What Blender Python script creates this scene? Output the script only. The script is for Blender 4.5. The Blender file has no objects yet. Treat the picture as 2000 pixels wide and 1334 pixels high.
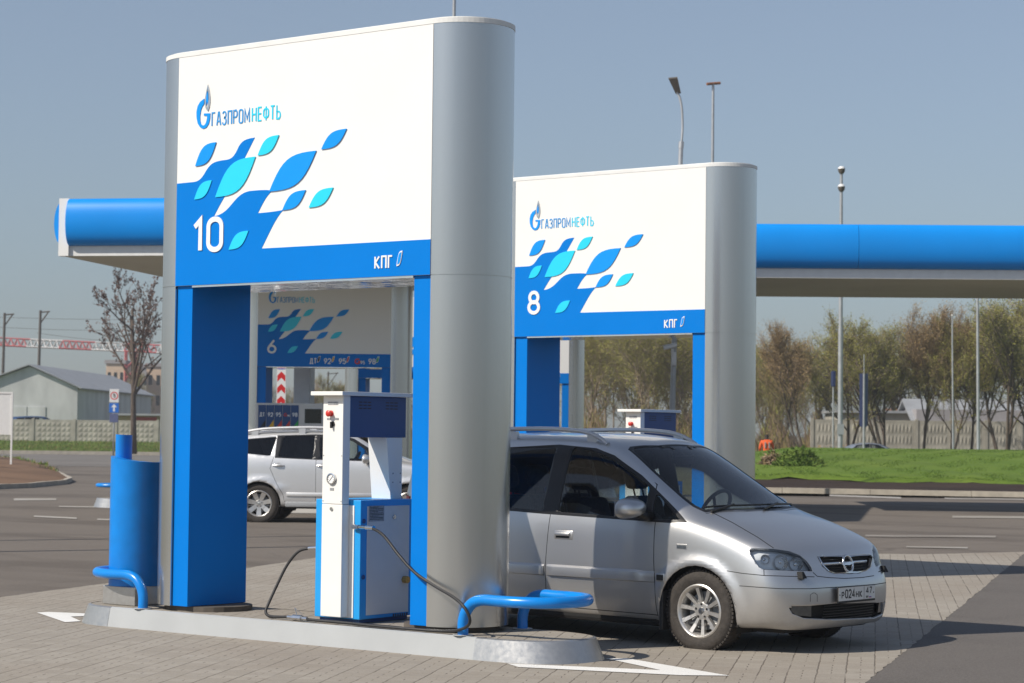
import bpy, bmesh, math, random
from mathutils import Vector, Matrix
from mathutils.bvhtree import BVHTree
from math import sin, cos, pi, radians as RAD
random.seed(7)
S = bpy.context.scene
COL = S.collection
# ------------------------------------------------------------------ camera
TH, PITCH, ROLL, EYE, FPX = 0.6504, 0.0416, 0.0110, 1.6456, 4258.26
cam_d = bpy.data.cameras.new('camera'); cam = bpy.data.objects.new('camera', cam_d); COL.objects.link(cam)
S.camera = cam
cam_d.sensor_width = 36.0; cam_d.lens = 36.0 * FPX / 2000.0
cam_d.clip_start = 0.1; cam_d.clip_end = 6000
F0 = Vector((-sin(TH), cos(TH), 0)); R0 = Vector((cos(TH), sin(TH), 0)); U0 = Vector((0, 0, 1))
fwd = F0 * cos(PITCH) + U0 * sin(PITCH); up_ = -F0 * sin(PITCH) + U0 * cos(PITCH)
cr_ = R0 * cos(ROLL) + up_ * sin(ROLL); cu_ = -R0 * sin(ROLL) + up_ * cos(ROLL)
M = Matrix.Identity(4)
for r in range(3):
    M[r][0] = cr_[r]; M[r][1] = cu_[r]; M[r][2] = -fwd[r]
M[2][3] = EYE
cam.matrix_world = M
CAMP = Vector((0, 0, EYE))
cam_d.dof.use_dof = True; cam_d.dof.focus_distance = 16.6; cam_d.dof.aperture_fstop = 5.6
def ray(px, py):
    return cr_ * ((px - 1000) / FPX) - cu_ * ((py - 667) / FPX) + fwd
def at(px, py, d):
    r = ray(px, py); return CAMP + r * (d / r.dot(F0))
def gnd(px, py, z=0.0):
    r = ray(px, py); return CAMP + r * ((z - EYE) / r.z)
def put(px, d, z=0.0):
    """ground point at forward distance d seen at column px"""
    p = at(px, 840, d); return Vector((p.x, p.y, z))
# ------------------------------------------------------------------ light
SUN_AZ = Vector((-0.42, -0.908, 0)).normalized(); SUN_EL = RAD(42.5)
Ldir = SUN_AZ * cos(SUN_EL) + Vector((0, 0, sin(SUN_EL)))
sun_d = bpy.data.lights.new('sun', 'SUN'); sun = bpy.data.objects.new('sun', sun_d); COL.objects.link(sun)
sun_d.energy = 5.0; sun_d.angle = RAD(0.53); sun_d.color = (1.0, 0.925, 0.82)
sun.rotation_euler = Ldir.to_track_quat('Z', 'Y').to_euler()
W = bpy.data.worlds.new('World'); S.world = W; W.use_nodes = True
nt = W.node_tree; bg = nt.nodes['Background']
sky = nt.nodes.new('ShaderNodeTexSky'); sky.sky_type = 'NISHITA'; sky.sun_disc = False
sky.sun_elevation = SUN_EL; sky.sun_rotation = math.atan2(Ldir.x, Ldir.y)
sky.air_density = 1.6; sky.dust_density = 2.0; sky.ozone_density = 10.0; sky.altitude = 1500
hs = nt.nodes.new('ShaderNodeHueSaturation'); hs.inputs['Saturation'].default_value = 0.60          # thin high haze: a greyer blue
tn = nt.nodes.new('ShaderNodeMix'); tn.data_type = 'RGBA'; tn.blend_type = 'MULTIPLY'; tn.inputs[0].default_value = 1; tn.inputs[7].default_value = (0.925, 0.962, 1.0, 1)
nt.links.new(sky.outputs[0], hs.inputs['Color']); nt.links.new(hs.outputs[0], tn.inputs[6]); nt.links.new(tn.outputs[2], bg.inputs[0]); bg.inputs[1].default_value = 0.096
S.view_settings.view_transform = 'Standard'; S.view_settings.look = 'None'
S.view_settings.exposure = 0.0; S.view_settings.gamma = 1.0
S.cycles.max_bounces = 8; S.cycles.transparent_max_bounces = 16; S.cycles.use_denoising = True
S.cycles.caustics_reflective = False; S.cycles.caustics_refractive = False

# ------------------------------------------------------------------ materials
def new_mat(name):
    m = bpy.data.materials.new(name); m.use_nodes = True
    return m, m.node_tree, m.node_tree.nodes['Principled BSDF']
def N(nt, t, **kw):
    n = nt.nodes.new(t)
    for k, v in kw.items(): setattr(n, k, v)
    return n
def pmat(name, col, rough=0.5, metal=0.0, var=0.06, scale=6.0, bump=0.0, bscale=60.0, coat=0.0, spec=0.5, stretch=None, rvar=0.0, col2=None, flat=False):
    """principled material with procedural colour variation, optional bump and roughness breakup"""
    m, nt, b = new_mat(name)
    b.inputs['Roughness'].default_value = rough; b.inputs['Metallic'].default_value = metal
    b.inputs['Coat Weight'].default_value = coat; b.inputs['Coat Roughness'].default_value = 0.06
    b.inputs['Specular IOR Level'].default_value = spec
    tc = N(nt, 'ShaderNodeTexCoord'); src = tc.outputs['Object']
    if stretch:
        mp = N(nt, 'ShaderNodeMapping'); mp.inputs['Scale'].default_value = stretch
        nt.links.new(src, mp.inputs[0]); src = mp.outputs[0]
    no = N(nt, 'ShaderNodeTexNoise'); no.inputs['Scale'].default_value = scale; no.inputs['Detail'].default_value = 6
    nt.links.new(src, no.inputs['Vector'])
    ramp = N(nt, 'ShaderNodeMix', data_type='RGBA')
    c2 = col2 or tuple(min(1, c * (1 + var)) for c in col)
    c1 = tuple(c * (1 - var) for c in col) if not col2 else col
    ramp.inputs[6].default_value = (*c1, 1); ramp.inputs[7].default_value = (*c2, 1)
    mr = N(nt, 'ShaderNodeMapRange'); mr.inputs[1].default_value = 0.3; mr.inputs[2].default_value = 0.7
    nt.links.new(no.outputs[0], mr.inputs[0]); nt.links.new(mr.outputs[0], ramp.inputs[0])
    nt.links.new(ramp.outputs[2], b.inputs['Base Color'])
    if rvar:
        r2 = N(nt, 'ShaderNodeMapRange'); r2.inputs[3].default_value = rough - rvar; r2.inputs[4].default_value = rough + rvar
        nt.links.new(mr.outputs[0], r2.inputs[0]); nt.links.new(r2.outputs[0], b.inputs['Roughness'])
    if bump:
        n2 = N(nt, 'ShaderNodeTexNoise'); n2.inputs['Scale'].default_value = bscale; n2.inputs['Detail'].default_value = 4
        nt.links.new(src, n2.inputs['Vector'])
        bp = N(nt, 'ShaderNodeBump'); bp.inputs['Strength'].default_value = bump; bp.inputs['Distance'].default_value = 0.02
        nt.links.new(n2.outputs[0], bp.inputs['Height']); nt.links.new(bp.outputs[0], b.inputs['Normal'])
    return m
def glass_mat(name, tint, refl=1.0):
    m, nt, b = new_mat(name); nt.nodes.remove(b)
    out = nt.nodes['Material Output']
    tr = N(nt, 'ShaderNodeBsdfTransparent'); tr.inputs[0].default_value = (*tint, 1)
    gl = N(nt, 'ShaderNodeBsdfGlossy'); gl.inputs['Roughness'].default_value = 0.02
    gl.inputs[0].default_value = (refl, refl, refl, 1)
    fr = N(nt, 'ShaderNodeFresnel'); fr.inputs[0].default_value = 1.5
    no = N(nt, 'ShaderNodeTexNoise'); no.inputs['Scale'].default_value = 3.0
    tc = N(nt, 'ShaderNodeTexCoord'); nt.links.new(tc.outputs['Object'], no.inputs['Vector'])
    bp = N(nt, 'ShaderNodeBump'); bp.inputs['Strength'].default_value = 0.03
    nt.links.new(no.outputs[0], bp.inputs['Height']); nt.links.new(bp.outputs[0], gl.inputs['Normal'])
    mx = N(nt, 'ShaderNodeMixShader')
    nt.links.new(fr.outputs[0], mx.inputs[0]); nt.links.new(tr.outputs[0], mx.inputs[1]); nt.links.new(gl.outputs[0], mx.inputs[2])
    nt.links.new(mx.outputs[0], out.inputs[0])
    return m
BLUE = (0.0, 0.185, 0.63)
MT = dict(
    white=pmat('white_composite', (0.82, 0.81, 0.78), 0.35, var=0.015, scale=2, coat=0.2),
    cap=pmat('white_cap', (0.74, 0.74, 0.72), 0.5, var=0.05),
    blue=pmat('blue_composite', BLUE, 0.42, var=0.03, scale=1.5, spec=0.1, rvar=0.05),
    leafblue=pmat('leaf_mid_blue', (0.003, 0.29, 0.84), 0.4, var=0.02, spec=.25),
    cyan=pmat('leaf_cyan', (0.015, 0.62, 0.86), 0.35, var=0.02),
    logoblue=pmat('logo_blue', (0.035, 0.30, 0.68), 0.4, var=0.03),
    steel=pmat('brushed_steel', (0.58, 0.58, 0.565), 0.25, 0.90, var=0.012, scale=1.2, bump=0.10, bscale=1.0, stretch=(4.5, 4.5, 0.01)),
    chrome=pmat('polished_soffit', (0.75, 0.76, 0.78), 0.06, 1.0, var=0.02, bump=0.5, bscale=3.2),
    bright=pmat('bright_metal', (0.68, 0.68, 0.68), 0.22, 1.0, var=0.05, scale=30),
    galv=pmat('galvanised_sheet', (0.50, 0.49, 0.47), 0.34, 0.75, var=0.05, scale=30, rvar=0.05),
    greypaint=pmat('grey_kerb_paint', (0.385, 0.40, 0.405), 0.6, var=0.05, scale=3, bump=0.03, bscale=40),
    black=pmat('black_rubber', (0.018, 0.018, 0.019), 0.55, var=0.25, scale=20),
    trim=pmat('black_trim', (0.012, 0.012, 0.013), 0.35, var=0.2),
    dark=pmat('dark_void', (0.008, 0.008, 0.008), 0.8, var=0.2),
    tyre=pmat('tyre_rubber', (0.040, 0.034, 0.029), 0.8, var=0.3, scale=25, bump=0.3, bscale=90),
    alloy=pmat('alloy_rim', (0.62, 0.60, 0.57), 0.35, 0.75, var=0.08, scale=18),
    silver=pmat('silver_car_paint', (0.60, 0.595, 0.585), 0.38, 0.92, var=0.02, scale=2, coat=0.7),
    whitecar=pmat('white_silver_car_paint', (0.70, 0.70, 0.70), 0.42, 0.6, var=0.02, scale=2, coat=0.9),
    greycar=pmat('pale_blue_car_paint', (0.42, 0.46, 0.54), 0.3, 0.6, var=0.03, coat=0.9),
    bluecar=pmat('dark_blue_car_paint', (0.02, 0.07, 0.19), 0.3, 0.3, var=0.05, coat=0.9),
    glass=glass_mat('car_glass', (0.70, 0.76, 0.76)),
    darkglass=glass_mat('privacy_glass', (0.10, 0.11, 0.12), 1.0),
    lens=glass_mat('lamp_lens', (0.93, 0.95, 0.96)),
    seat=pmat('seat_fabric', (0.03, 0.03, 0.032), 0.9, var=0.3, scale=40),
    cabin=pmat('cabin_plastic', (0.05, 0.05, 0.052), 0.7, var=0.2),
    dispwhite=pmat('white_powdercoat', (0.80, 0.79, 0.755), 0.4, var=0.02, bump=0.03, bscale=120),
    dispgrey=pmat('light_grey_powdercoat', (0.66, 0.64, 0.60), 0.45, var=0.03, bump=0.03, bscale=120),
    dispblue=pmat('blue_powdercoat', (0.012, 0.065, 0.20), 0.42, var=0.04),
    displight=pmat('light_blue_powdercoat', (0.012, 0.31, 0.72), 0.42, var=0.03),
    red=pmat('red_plastic', (0.55, 0.03, 0.02), 0.35, var=0.1),
    orange=pmat('orange_fabric', (0.75, 0.11, 0.02), 0.8, var=0.15, scale=15),
    yellow=pmat('yellow_vest', (0.70, 0.72, 0.05), 0.8, var=0.15, scale=15),
    brass=pmat('brass', (0.50, 0.33, 0.11), 0.4, 0.7, var=0.1),
    pipe=pmat('blue_pipe_gloss', (0.001, 0.22, 0.68), 0.28, var=0.08, scale=7, spec=.5),
    letter=pmat('white_lettering', (0.82, 0.82, 0.80), 0.4, var=0.02),
    ink=pmat('black_ink', (0.015, 0.015, 0.016), 0.5, var=0.1),
    label=pmat('grey_label', (0.30, 0.31, 0.32), 0.5, var=0.25, scale=60),
    plate=pmat('plate_white', (0.72, 0.72, 0.70), 0.35, var=0.03),
    post=pmat('galvanised_post', (0.42, 0.43, 0.44), 0.5, 0.5, var=0.12, scale=4),
    darkpost=pmat('dark_post', (0.10, 0.085, 0.07), 0.85, var=0.25, scale=6),
    rust=pmat('rusty_lamp_arm', (0.26, 0.12, 0.07), 0.8, var=0.3),
    concrete=pmat('kerb_concrete', (0.40, 0.36, 0.30), 0.9, var=0.15, scale=4, bump=0.3, bscale=20),
    fencec=pmat('fence_concrete', (0.36, 0.34, 0.29), 0.9, var=0.22, scale=1.2, bump=0.4, bscale=6),
    reflector=pmat('lamp_reflector', (0.88, 0.89, 0.90), 0.3, 0.1, var=0.05),
    tin=pmat('weathered_tin', (0.52, 0.53, 0.52), 0.6, 0.15, var=0.2, scale=0.7, stretch=(1, 1, 0.4), bump=0.3, bscale=1.5),
    tinroof=pmat('grey_tin_roof', (0.33, 0.34, 0.35), 0.6, 0.2, var=0.12, scale=1.0),
    beige=pmat('beige_render', (0.60, 0.45, 0.33), 0.9, var=0.08, scale=1),
    bgrey=pmat('grey_render', (0.33, 0.31, 0.31), 0.9, var=0.08, scale=1),
    ochre=pmat('ochre_board', (0.46, 0.30, 0.13), 0.8, var=0.25, scale=2, col2=(0.40, 0.33, 0.22)),
    shopred=pmat('shop_red', (0.38, 0.05, 0.04), 0.7, var=0.25, scale=2),
    cranered=pmat('crane_red', (0.50, 0.10, 0.10), 0.7, var=0.1), cranewhite=pmat('crane_white', (0.62, 0.60, 0.58), 0.7, var=0.1),
    signred=pmat('sign_red', (0.62, 0.02, 0.02), 0.4, var=0.05), signblue=pmat('sign_blue', (0.01, 0.14, 0.55), 0.4, var=0.05),
    signwhite=pmat('sign_white', (0.78, 0.78, 0.76), 0.45, var=0.03),
    fascia=pmat('canopy_blue_fascia', (0.002, 0.27, 0.80), 0.33, var=0.04, scale=0.8, spec=.35),
    soffit=pmat('canopy_soffit', (0.60, 0.60, 0.50), 0.6, var=0.06, scale=0.6),
    bark=pmat('bark', (0.095, 0.070, 0.052), 0.95, var=0.3, scale=5),
    barkpale=pmat('pale_bark', (0.26, 0.20, 0.14), 0.95, var=0.35, scale=3),
    twig=pmat('twig_brown', (0.27, 0.19, 0.125), 0.95, var=0.3, scale=2),
    twiggrey=pmat('twig_grey', (0.26, 0.21, 0.16), 0.95, var=0.3, scale=2),
    bud=pmat('bud_green', (0.27, 0.26, 0.05), 0.9, var=0.3, scale=2), budbrown=pmat('bud_brown', (0.33, 0.23, 0.10), 0.9, var=0.3, scale=2),
    seed=pmat('seed_brown', (0.16, 0.095, 0.075), 0.9, var=0.3, scale=3),
    shrub=pmat('juniper_green', (0.11, 0.165, 0.02), 0.9, var=0.4, scale=4),
    skin=pmat('skin', (0.45, 0.27, 0.19), 0.6, var=0.06), trouser=pmat('dark_trousers', (0.02, 0.022, 0.03), 0.9, var=0.2),
    hair=pmat('dark_hair', (0.03, 0.022, 0.016), 0.8, var=0.2),
    navy=pmat('banner_navy', (0.010, 0.022, 0.085), 0.7, var=0.1), navylite=pmat('banner_pale_blue', (0.09, 0.11, 0.22), 0.7, var=0.1),
    yellowlab=pmat('label_yellow', (0.75, 0.42, 0.02), 0.5, var=0.05), greenlab=pmat('label_green', (0.02, 0.40, 0.08), 0.5, var=0.05),
    foglens=pmat('fog_lamp_glass', (0.10, 0.10, 0.095), 0.12, var=0.15, scale=30, coat=.6),
    screen=pmat('dark_display', (0.012, 0.018, 0.018), 0.15, var=0.2),
)

def road_dirt(m, col=(0.17, 0.135, 0.10), z0=0.18, z1=0.52, amt=0.75):
    """dried road dust thrown up the lower panels of a car, patchy and thinning upward"""
    nt = m.node_tree; b = nt.nodes['Principled BSDF']; src = b.inputs['Base Color'].links[0].from_socket
    tc = N(nt, 'ShaderNodeTexCoord'); sp = N(nt, 'ShaderNodeSeparateXYZ'); nt.links.new(tc.outputs['Object'], sp.inputs[0])
    no = N(nt, 'ShaderNodeTexNoise'); no.inputs['Scale'].default_value = 7; no.inputs['Detail'].default_value = 8; no.inputs['Roughness'].default_value = .7; nt.links.new(tc.outputs['Object'], no.inputs['Vector'])
    mr = N(nt, 'ShaderNodeMapRange'); nt.links.new(sp.outputs[2], mr.inputs[0])
    for i, v in enumerate((z0, z1, amt, 0.0)): mr.inputs[i + 1].default_value = v
    mu = N(nt, 'ShaderNodeMath', operation='MULTIPLY'); nt.links.new(mr.outputs[0], mu.inputs[0]); nt.links.new(no.outputs[0], mu.inputs[1])
    mx = N(nt, 'ShaderNodeMix', data_type='RGBA'); nt.links.new(mu.outputs[0], mx.inputs[0]); nt.links.new(src, mx.inputs[6]); mx.inputs[7].default_value = (*col, 1); nt.links.new(mx.outputs[2], b.inputs['Base Color'])
    m2 = N(nt, 'ShaderNodeMath', operation='MULTIPLY_ADD'); nt.links.new(mu.outputs[0], m2.inputs[0]); m2.inputs[1].default_value = .5; m2.inputs[2].default_value = b.inputs['Roughness'].default_value; nt.links.new(m2.outputs[0], b.inputs['Roughness'])
    m3 = N(nt, 'ShaderNodeMath', operation='MULTIPLY_ADD'); nt.links.new(mu.outputs[0], m3.inputs[0]); m3.inputs[1].default_value = -1.0; m3.inputs[2].default_value = b.inputs['Metallic'].default_value; nt.links.new(m3.outputs[0], b.inputs['Metallic'])
road_dirt(MT['silver']); road_dirt(MT['whitecar'], z1=.6)
# ------------------------------------------------------------------ object helpers
def tag(o, label=None, cat=None, group=None, kind=None):
    if label: o['label'] = label
    if cat: o['category'] = cat
    if group: o['group'] = group
    if kind: o['kind'] = kind
    return o
def empty(name, loc, rz=0.0, label=None, cat=None, group=None):
    o = bpy.data.objects.new(name, None); COL.objects.link(o); o.location = loc; o.rotation_euler = (0, 0, rz)
    o.empty_display_size = 0.2
    return tag(o, label, cat, group)
def link(name, bm, mats, parent=None, smooth=False, angle=None):
    me = bpy.data.meshes.new(name); bm.to_mesh(me); bm.free()
    if not isinstance(mats, (list, tuple)): mats = [mats]
    for m in mats: me.materials.append(MT[m] if isinstance(m, str) else m)
    if smooth:
        for p in me.polygons: p.use_smooth = True
        if angle is not None: me.set_sharp_from_angle(angle=RAD(angle))
    o = bpy.data.objects.new(name, me); COL.objects.link(o)
    if parent: o.parent = parent
    return o
def copy_tree(o, parent=None):
    c = o.copy(); COL.objects.link(c)
    if parent: c.parent = parent
    for ch in list(o.children): copy_tree(ch, c)
    return c
def BM(): return bmesh.new()
def box(bm, x0, x1, y0, y1, z0, z1, bev=0.0, mi=0, mat=None):
    vs = [bm.verts.new((x, y, z)) for z in (z0, z1) for y in (y0, y1) for x in (x0, x1)]
    fs = [bm.faces.new([vs[i] for i in q]) for q in ((0, 2, 3, 1), (4, 5, 7, 6), (0, 1, 5, 4), (2, 6, 7, 3), (0, 4, 6, 2), (1, 3, 7, 5))]
    for f in fs: f.material_index = mi
    if mat is not None: bmesh.ops.transform(bm, matrix=mat, verts=vs)
    if bev:
        es = list({e for f in fs for e in f.edges})
        bmesh.ops.bevel(bm, geom=es, offset=bev, segments=2, affect='EDGES', profile=0.5)
    return fs
def prism(bm, pts, d, mi=0, bev=0.0):
    """pts: closed list of 3D points (planar); extruded by vector d"""
    d = Vector(d); a = [bm.verts.new(Vector(p)) for p in pts]; b = [bm.verts.new(Vector(p) + d) for p in pts]
    fs = [bm.faces.new(a), bm.faces.new(b[::-1])]; n = len(pts)
    for i in range(n): fs.append(bm.faces.new((a[i], b[i], b[(i + 1) % n], a[(i + 1) % n])))
    bmesh.ops.recalc_face_normals(bm, faces=fs)
    for f in fs: f.material_index = mi
    return fs
def tube(bm, pts, rad, seg=10, cap=True, mi=0, smooth_path=0):
    pts = [Vector(p) for p in pts]
    if smooth_path:
        pts = catmull(pts, smooth_path)
    n = len(pts); rads = rad if isinstance(rad, (list, tuple)) else [rad] * n
    if len(rads) != n: rads = [rads[0] + (rads[-1] - rads[0]) * i / (n - 1) for i in range(n)]
    rings = []; ref = None
    for i, p in enumerate(pts):
        t = (pts[min(i + 1, n - 1)] - pts[max(i - 1, 0)]).normalized()
        if ref is None:
            ref = Vector((0, 0, 1)) if abs(t.z) < 0.9 else Vector((1, 0, 0))
        a = ref - t * ref.dot(t)
        a = a.normalized() if a.length > 1e-6 else t.orthogonal().normalized()
        ref = a; b = t.cross(a)
        rings.append([bm.verts.new(p + (a * cos(2 * pi * k / seg) + b * sin(2 * pi * k / seg)) * rads[i]) for k in range(seg)])
    fs = []
    for i in range(n - 1):
        for k in range(seg):
            fs.append(bm.faces.new((rings[i][k], rings[i][(k + 1) % seg], rings[i + 1][(k + 1) % seg], rings[i + 1][k])))
    if cap:
        fs.append(bm.faces.new(rings[0][::-1])); fs.append(bm.faces.new(rings[-1]))
    for f in fs: f.material_index = mi
    return fs
def catmull(P, k):
    out = []
    for i in range(len(P) - 1):
        p0, p1, p2, p3 = P[max(i - 1, 0)], P[i], P[i + 1], P[min(i + 2, len(P) - 1)]
        for j in range(k):
            t = j / k
            out.append(0.5 * ((2 * p1) + (p2 - p0) * t + (2 * p0 - 5 * p1 + 4 * p2 - p3) * t * t + (3 * p1 - p0 - 3 * p2 + p3) * t ** 3))
    out.append(P[-1]); return out
def lathe(bm, prof, axis_o, axis_d, seg=24, mi=0, close=False):
    """prof: list of (r, h) ; revolve round axis"""
    d = Vector(axis_d).normalized(); a = d.orthogonal().normalized(); b = d.cross(a); o = Vector(axis_o)
    rings = []
    for r, h in prof:
        rings.append([bm.verts.new(o + d * h + (a * cos(2 * pi * k / seg) + b * sin(2 * pi * k / seg)) * max(r, 1e-4)) for k in range(seg)])
    n = len(prof); fs = []
    for i in range(n - 1 + (1 if close else 0)):
        for k in range(seg):
            fs.append(bm.faces.new((rings[i][k], rings[(i + 1) % n][k], rings[(i + 1) % n][(k + 1) % seg], rings[i][(k + 1) % seg])))
    for f in fs: f.material_index = mi
    return fs
def disc(bm, c, nrm, r, depth=0.01, seg=20, mi=0):
    n = Vector(nrm).normalized(); a = n.orthogonal().normalized(); b = n.cross(a); c = Vector(c)
    return prism(bm, [c + (a * cos(2 * pi * k / seg) + b * sin(2 * pi * k / seg)) * r for k in range(seg)], n * depth, mi)
def bez(p0, p1, p2, p3, n=10):
    return [tuple((1 - t) ** 3 * a + 3 * t * (1 - t) ** 2 * b + 3 * t * t * (1 - t) * c + t ** 3 * d for a, b, c, d in zip(p0, p1, p2, p3)) for t in [i / n for i in range(n + 1)]]
def stadium(cx0, cx1, cy, r, seg=24, x_r=None):
    """outline of a bar with half-round ends, counter-clockwise from the front right"""
    pts = []
    for k in range(seg + 1):
        a = -pi / 2 + pi * k / seg; pts.append((cx1 + r * cos(a), cy + r * sin(a)))
    for k in range(seg + 1):
        a = pi / 2 + pi * k / seg; pts.append((cx0 + r * cos(a), cy + r * sin(a)))
    return pts

# ------------------------------------------------------------------ stroke lettering
def _arc(cx, cy, rx, ry, a0, a1, n=10):
    return [(cx + rx * cos(RAD(a0 + (a1 - a0) * i / n)), cy + ry * sin(RAD(a0 + (a1 - a0) * i / n))) for i in range(n + 1)]
def _rr(x0, y0, x1, y1, r):
    return _arc(x1 - r, y1 - r, r, r, 0, 90, 6) + _arc(x0 + r, y1 - r, r, r, 90, 180, 6) + _arc(x0 + r, y0 + r, r, r, 180, 270, 6) + _arc(x1 - r, y0 + r, r, r, 270, 360, 6)
G_ = {
 '0': (0.5, [_rr(0, 0, .5, 1, .24) + [(.5, .76)]]), 'О': (0.46, [_rr(0, 0, .46, 1, .16) + [(.46, .84)]]),
 '1': (0.3, [[(0, .78), (.22, 1), (.22, 0)]]),
 '2': (0.48, [_arc(.24, .74, .24, .26, 170, -20) + [(.42, .5), (0, 0), (.5, 0)]]),
 '4': (0.52, [[(.36, 0), (.36, 1), (0, .26), (.52, .26)]]),
 '5': (0.48, [[(.44, 1), (.06, 1), (.04, .56)] + _arc(.22, .32, .26, .32, 110, -150)]),
 '6': (0.5, [[(.40, 1), (.06, .48)], _arc(.25, .28, .25, .28, 0, 360, 18)]),
 '7': (0.46, [[(0, 1), (.46, 1), (.16, 0)]]),
 '8': (0.5, [_arc(.25, .75, .21, .25, 0, 360, 16), _arc(.25, .27, .25, .27, 0, 360, 16)]),
 '9': (0.5, [[(.10, 0), (.44, .52)], _arc(.25, .72, .25, .28, 0, 360, 18)]),
 'Г': (0.38, [[(0, 0), (0, 1), (.38, 1)]]), 'А': (0.5, [[(0, 0), (.20, 1), (.30, 1), (.5, 0)], [(.08, .3), (.42, .3)]]),
 'З': (0.44, [_arc(.20, .76, .22, .24, 160, -80) + _arc(.20, .27, .24, .27, 80, -160)]),
 'П': (0.46, [[(0, 0), (0, 1), (.46, 1), (.46, 0)]]),
 'Р': (0.46, [[(0, 0), (0, 1), (.26, 1)] + _arc(.26, .74, .2, .26, 90, -90) + [(0, .48)]]),
 'М': (0.6, [[(0, 0), (0, 1), (.3, .25), (.6, 1), (.6, 0)]]), 'Н': (0.46, [[(0, 0), (0, 1)], [(.46, 0), (.46, 1)], [(0, .52), (.46, .52)]]),
 'Е': (0.38, [[(.38, 0), (0, 0), (0, 1), (.38, 1)], [(0, .52), (.34, .52)]]),
 'Ф': (0.58, [[(.29, -.02), (.29, 1.02)], _rr(0, .2, .58, .84, .2) + [(.58, .64)]]),
 'Т': (0.46, [[(0, 1), (.46, 1)], [(.23, 1), (.23, 0)]]),
 'Ь': (0.42, [[(0, 1), (0, 0), (.22, 0)] + _arc(.22, .27, .2, .27, -90, 90) + [(0, .54)]]),
 'К': (0.46, [[(0, 0), (0, 1)], [(.44, 1), (.04, .5), (.46, 0)]]),
 'Д': (0.56, [[(0, -.14), (0, .02), (.56, .02), (.56, -.14)], [(.08, .02), (.20, 1), (.46, 1), (.46, .02)]]),
 'G': (0.5, [_arc(.25, .5, .25, .5, 50, 340, 18) + [(.5, .45), (.28, .45)]]),
}
def stroke(bm, pts2, w, fr, depth, lift, mi=0):
    """polyline of width w in the frame fr=(origin, ex, ey, en) as mitred bars standing depth proud"""
    o, ex, ey, en = fr
    closed = (Vector(pts2[0]) - Vector(pts2[-1])).length < 1e-6 and len(pts2) > 3
    P = [Vector(p) for p in (pts2[:-1] if closed else pts2)]; n = len(P); L = []; Rr = []
    for i in range(n):
        a = P[i - 1] if (i > 0 or closed) else None; b = P[(i + 1) % n] if (i < n - 1 or closed) else None
        d1 = (P[i] - a).normalized() if a is not None else None; d2 = (b - P[i]).normalized() if b is not None else None
        if d1 is None: d1 = d2
        if d2 is None: d2 = d1
        n1 = Vector((-d1.y, d1.x)); n2 = Vector((-d2.y, d2.x)); m = n1 + n2
        m = m.normalized() if m.length > 1e-3 else n1
        k = min(1.0 / max(m.dot(n1), 0.35), 2.2)
        L.append(P[i] + m * (w / 2 * k)); Rr.append(P[i] - m * (w / 2 * k))
    W3 = lambda p, h: o + ex * p.x + ey * p.y + en * h
    A = [bm.verts.new(W3(p, depth + lift)) for p in L]; B = [bm.verts.new(W3(p, depth + lift)) for p in Rr]
    C = [bm.verts.new(W3(p, 0)) for p in L]; D = [bm.verts.new(W3(p, 0)) for p in Rr]
    fs = []
    for i in range(n if closed else n - 1):
        j = (i + 1) % n
        for q in ((A[i], B[i], B[j], A[j]), (C[i], A[i], A[j], C[j]), (B[i], D[i], D[j], B[j])): fs.append(bm.faces.new(q))
    if not closed:
        fs.append(bm.faces.new((A[0], C[0], D[0], B[0]))); fs.append(bm.faces.new((A[-1], B[-1], D[-1], C[-1])))
    bmesh.ops.recalc_face_normals(bm, faces=fs)
    for f in fs: f.material_index = mi
def text(bm, s, fr, h, w=0.16, cond=1.0, gap=0.16, depth=0.004, mi=0, width=None):
    """stroke text in frame fr with cap height h; returns its length; w stroke weight relative to h"""
    tot = sum(G_[c][0] * cond + gap + w * 0.6 for c in s if c != ' ') - gap
    sc = h if width is None else h; k = 1.0
    if width is not None: k = (width / h) / tot
    x = w * 0.5 * k
    for i, c in enumerate(s):
        if c == ' ': x += 0.3 * k; continue
        gw, st = G_[c]
        for q, pl in enumerate(st):
            P = [((x + px_ * cond * k) * h, (w / 2 + py_ * (1 - w)) * h) for px_, py_ in pl]
            stroke(bm, P, w * h * min(1, k * 1.05), fr, depth, 0.0004 * q + 0.0002 * (i % 2), mi)
        x += (gw * cond + gap + w * 0.6) * k
    return x * h
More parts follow.
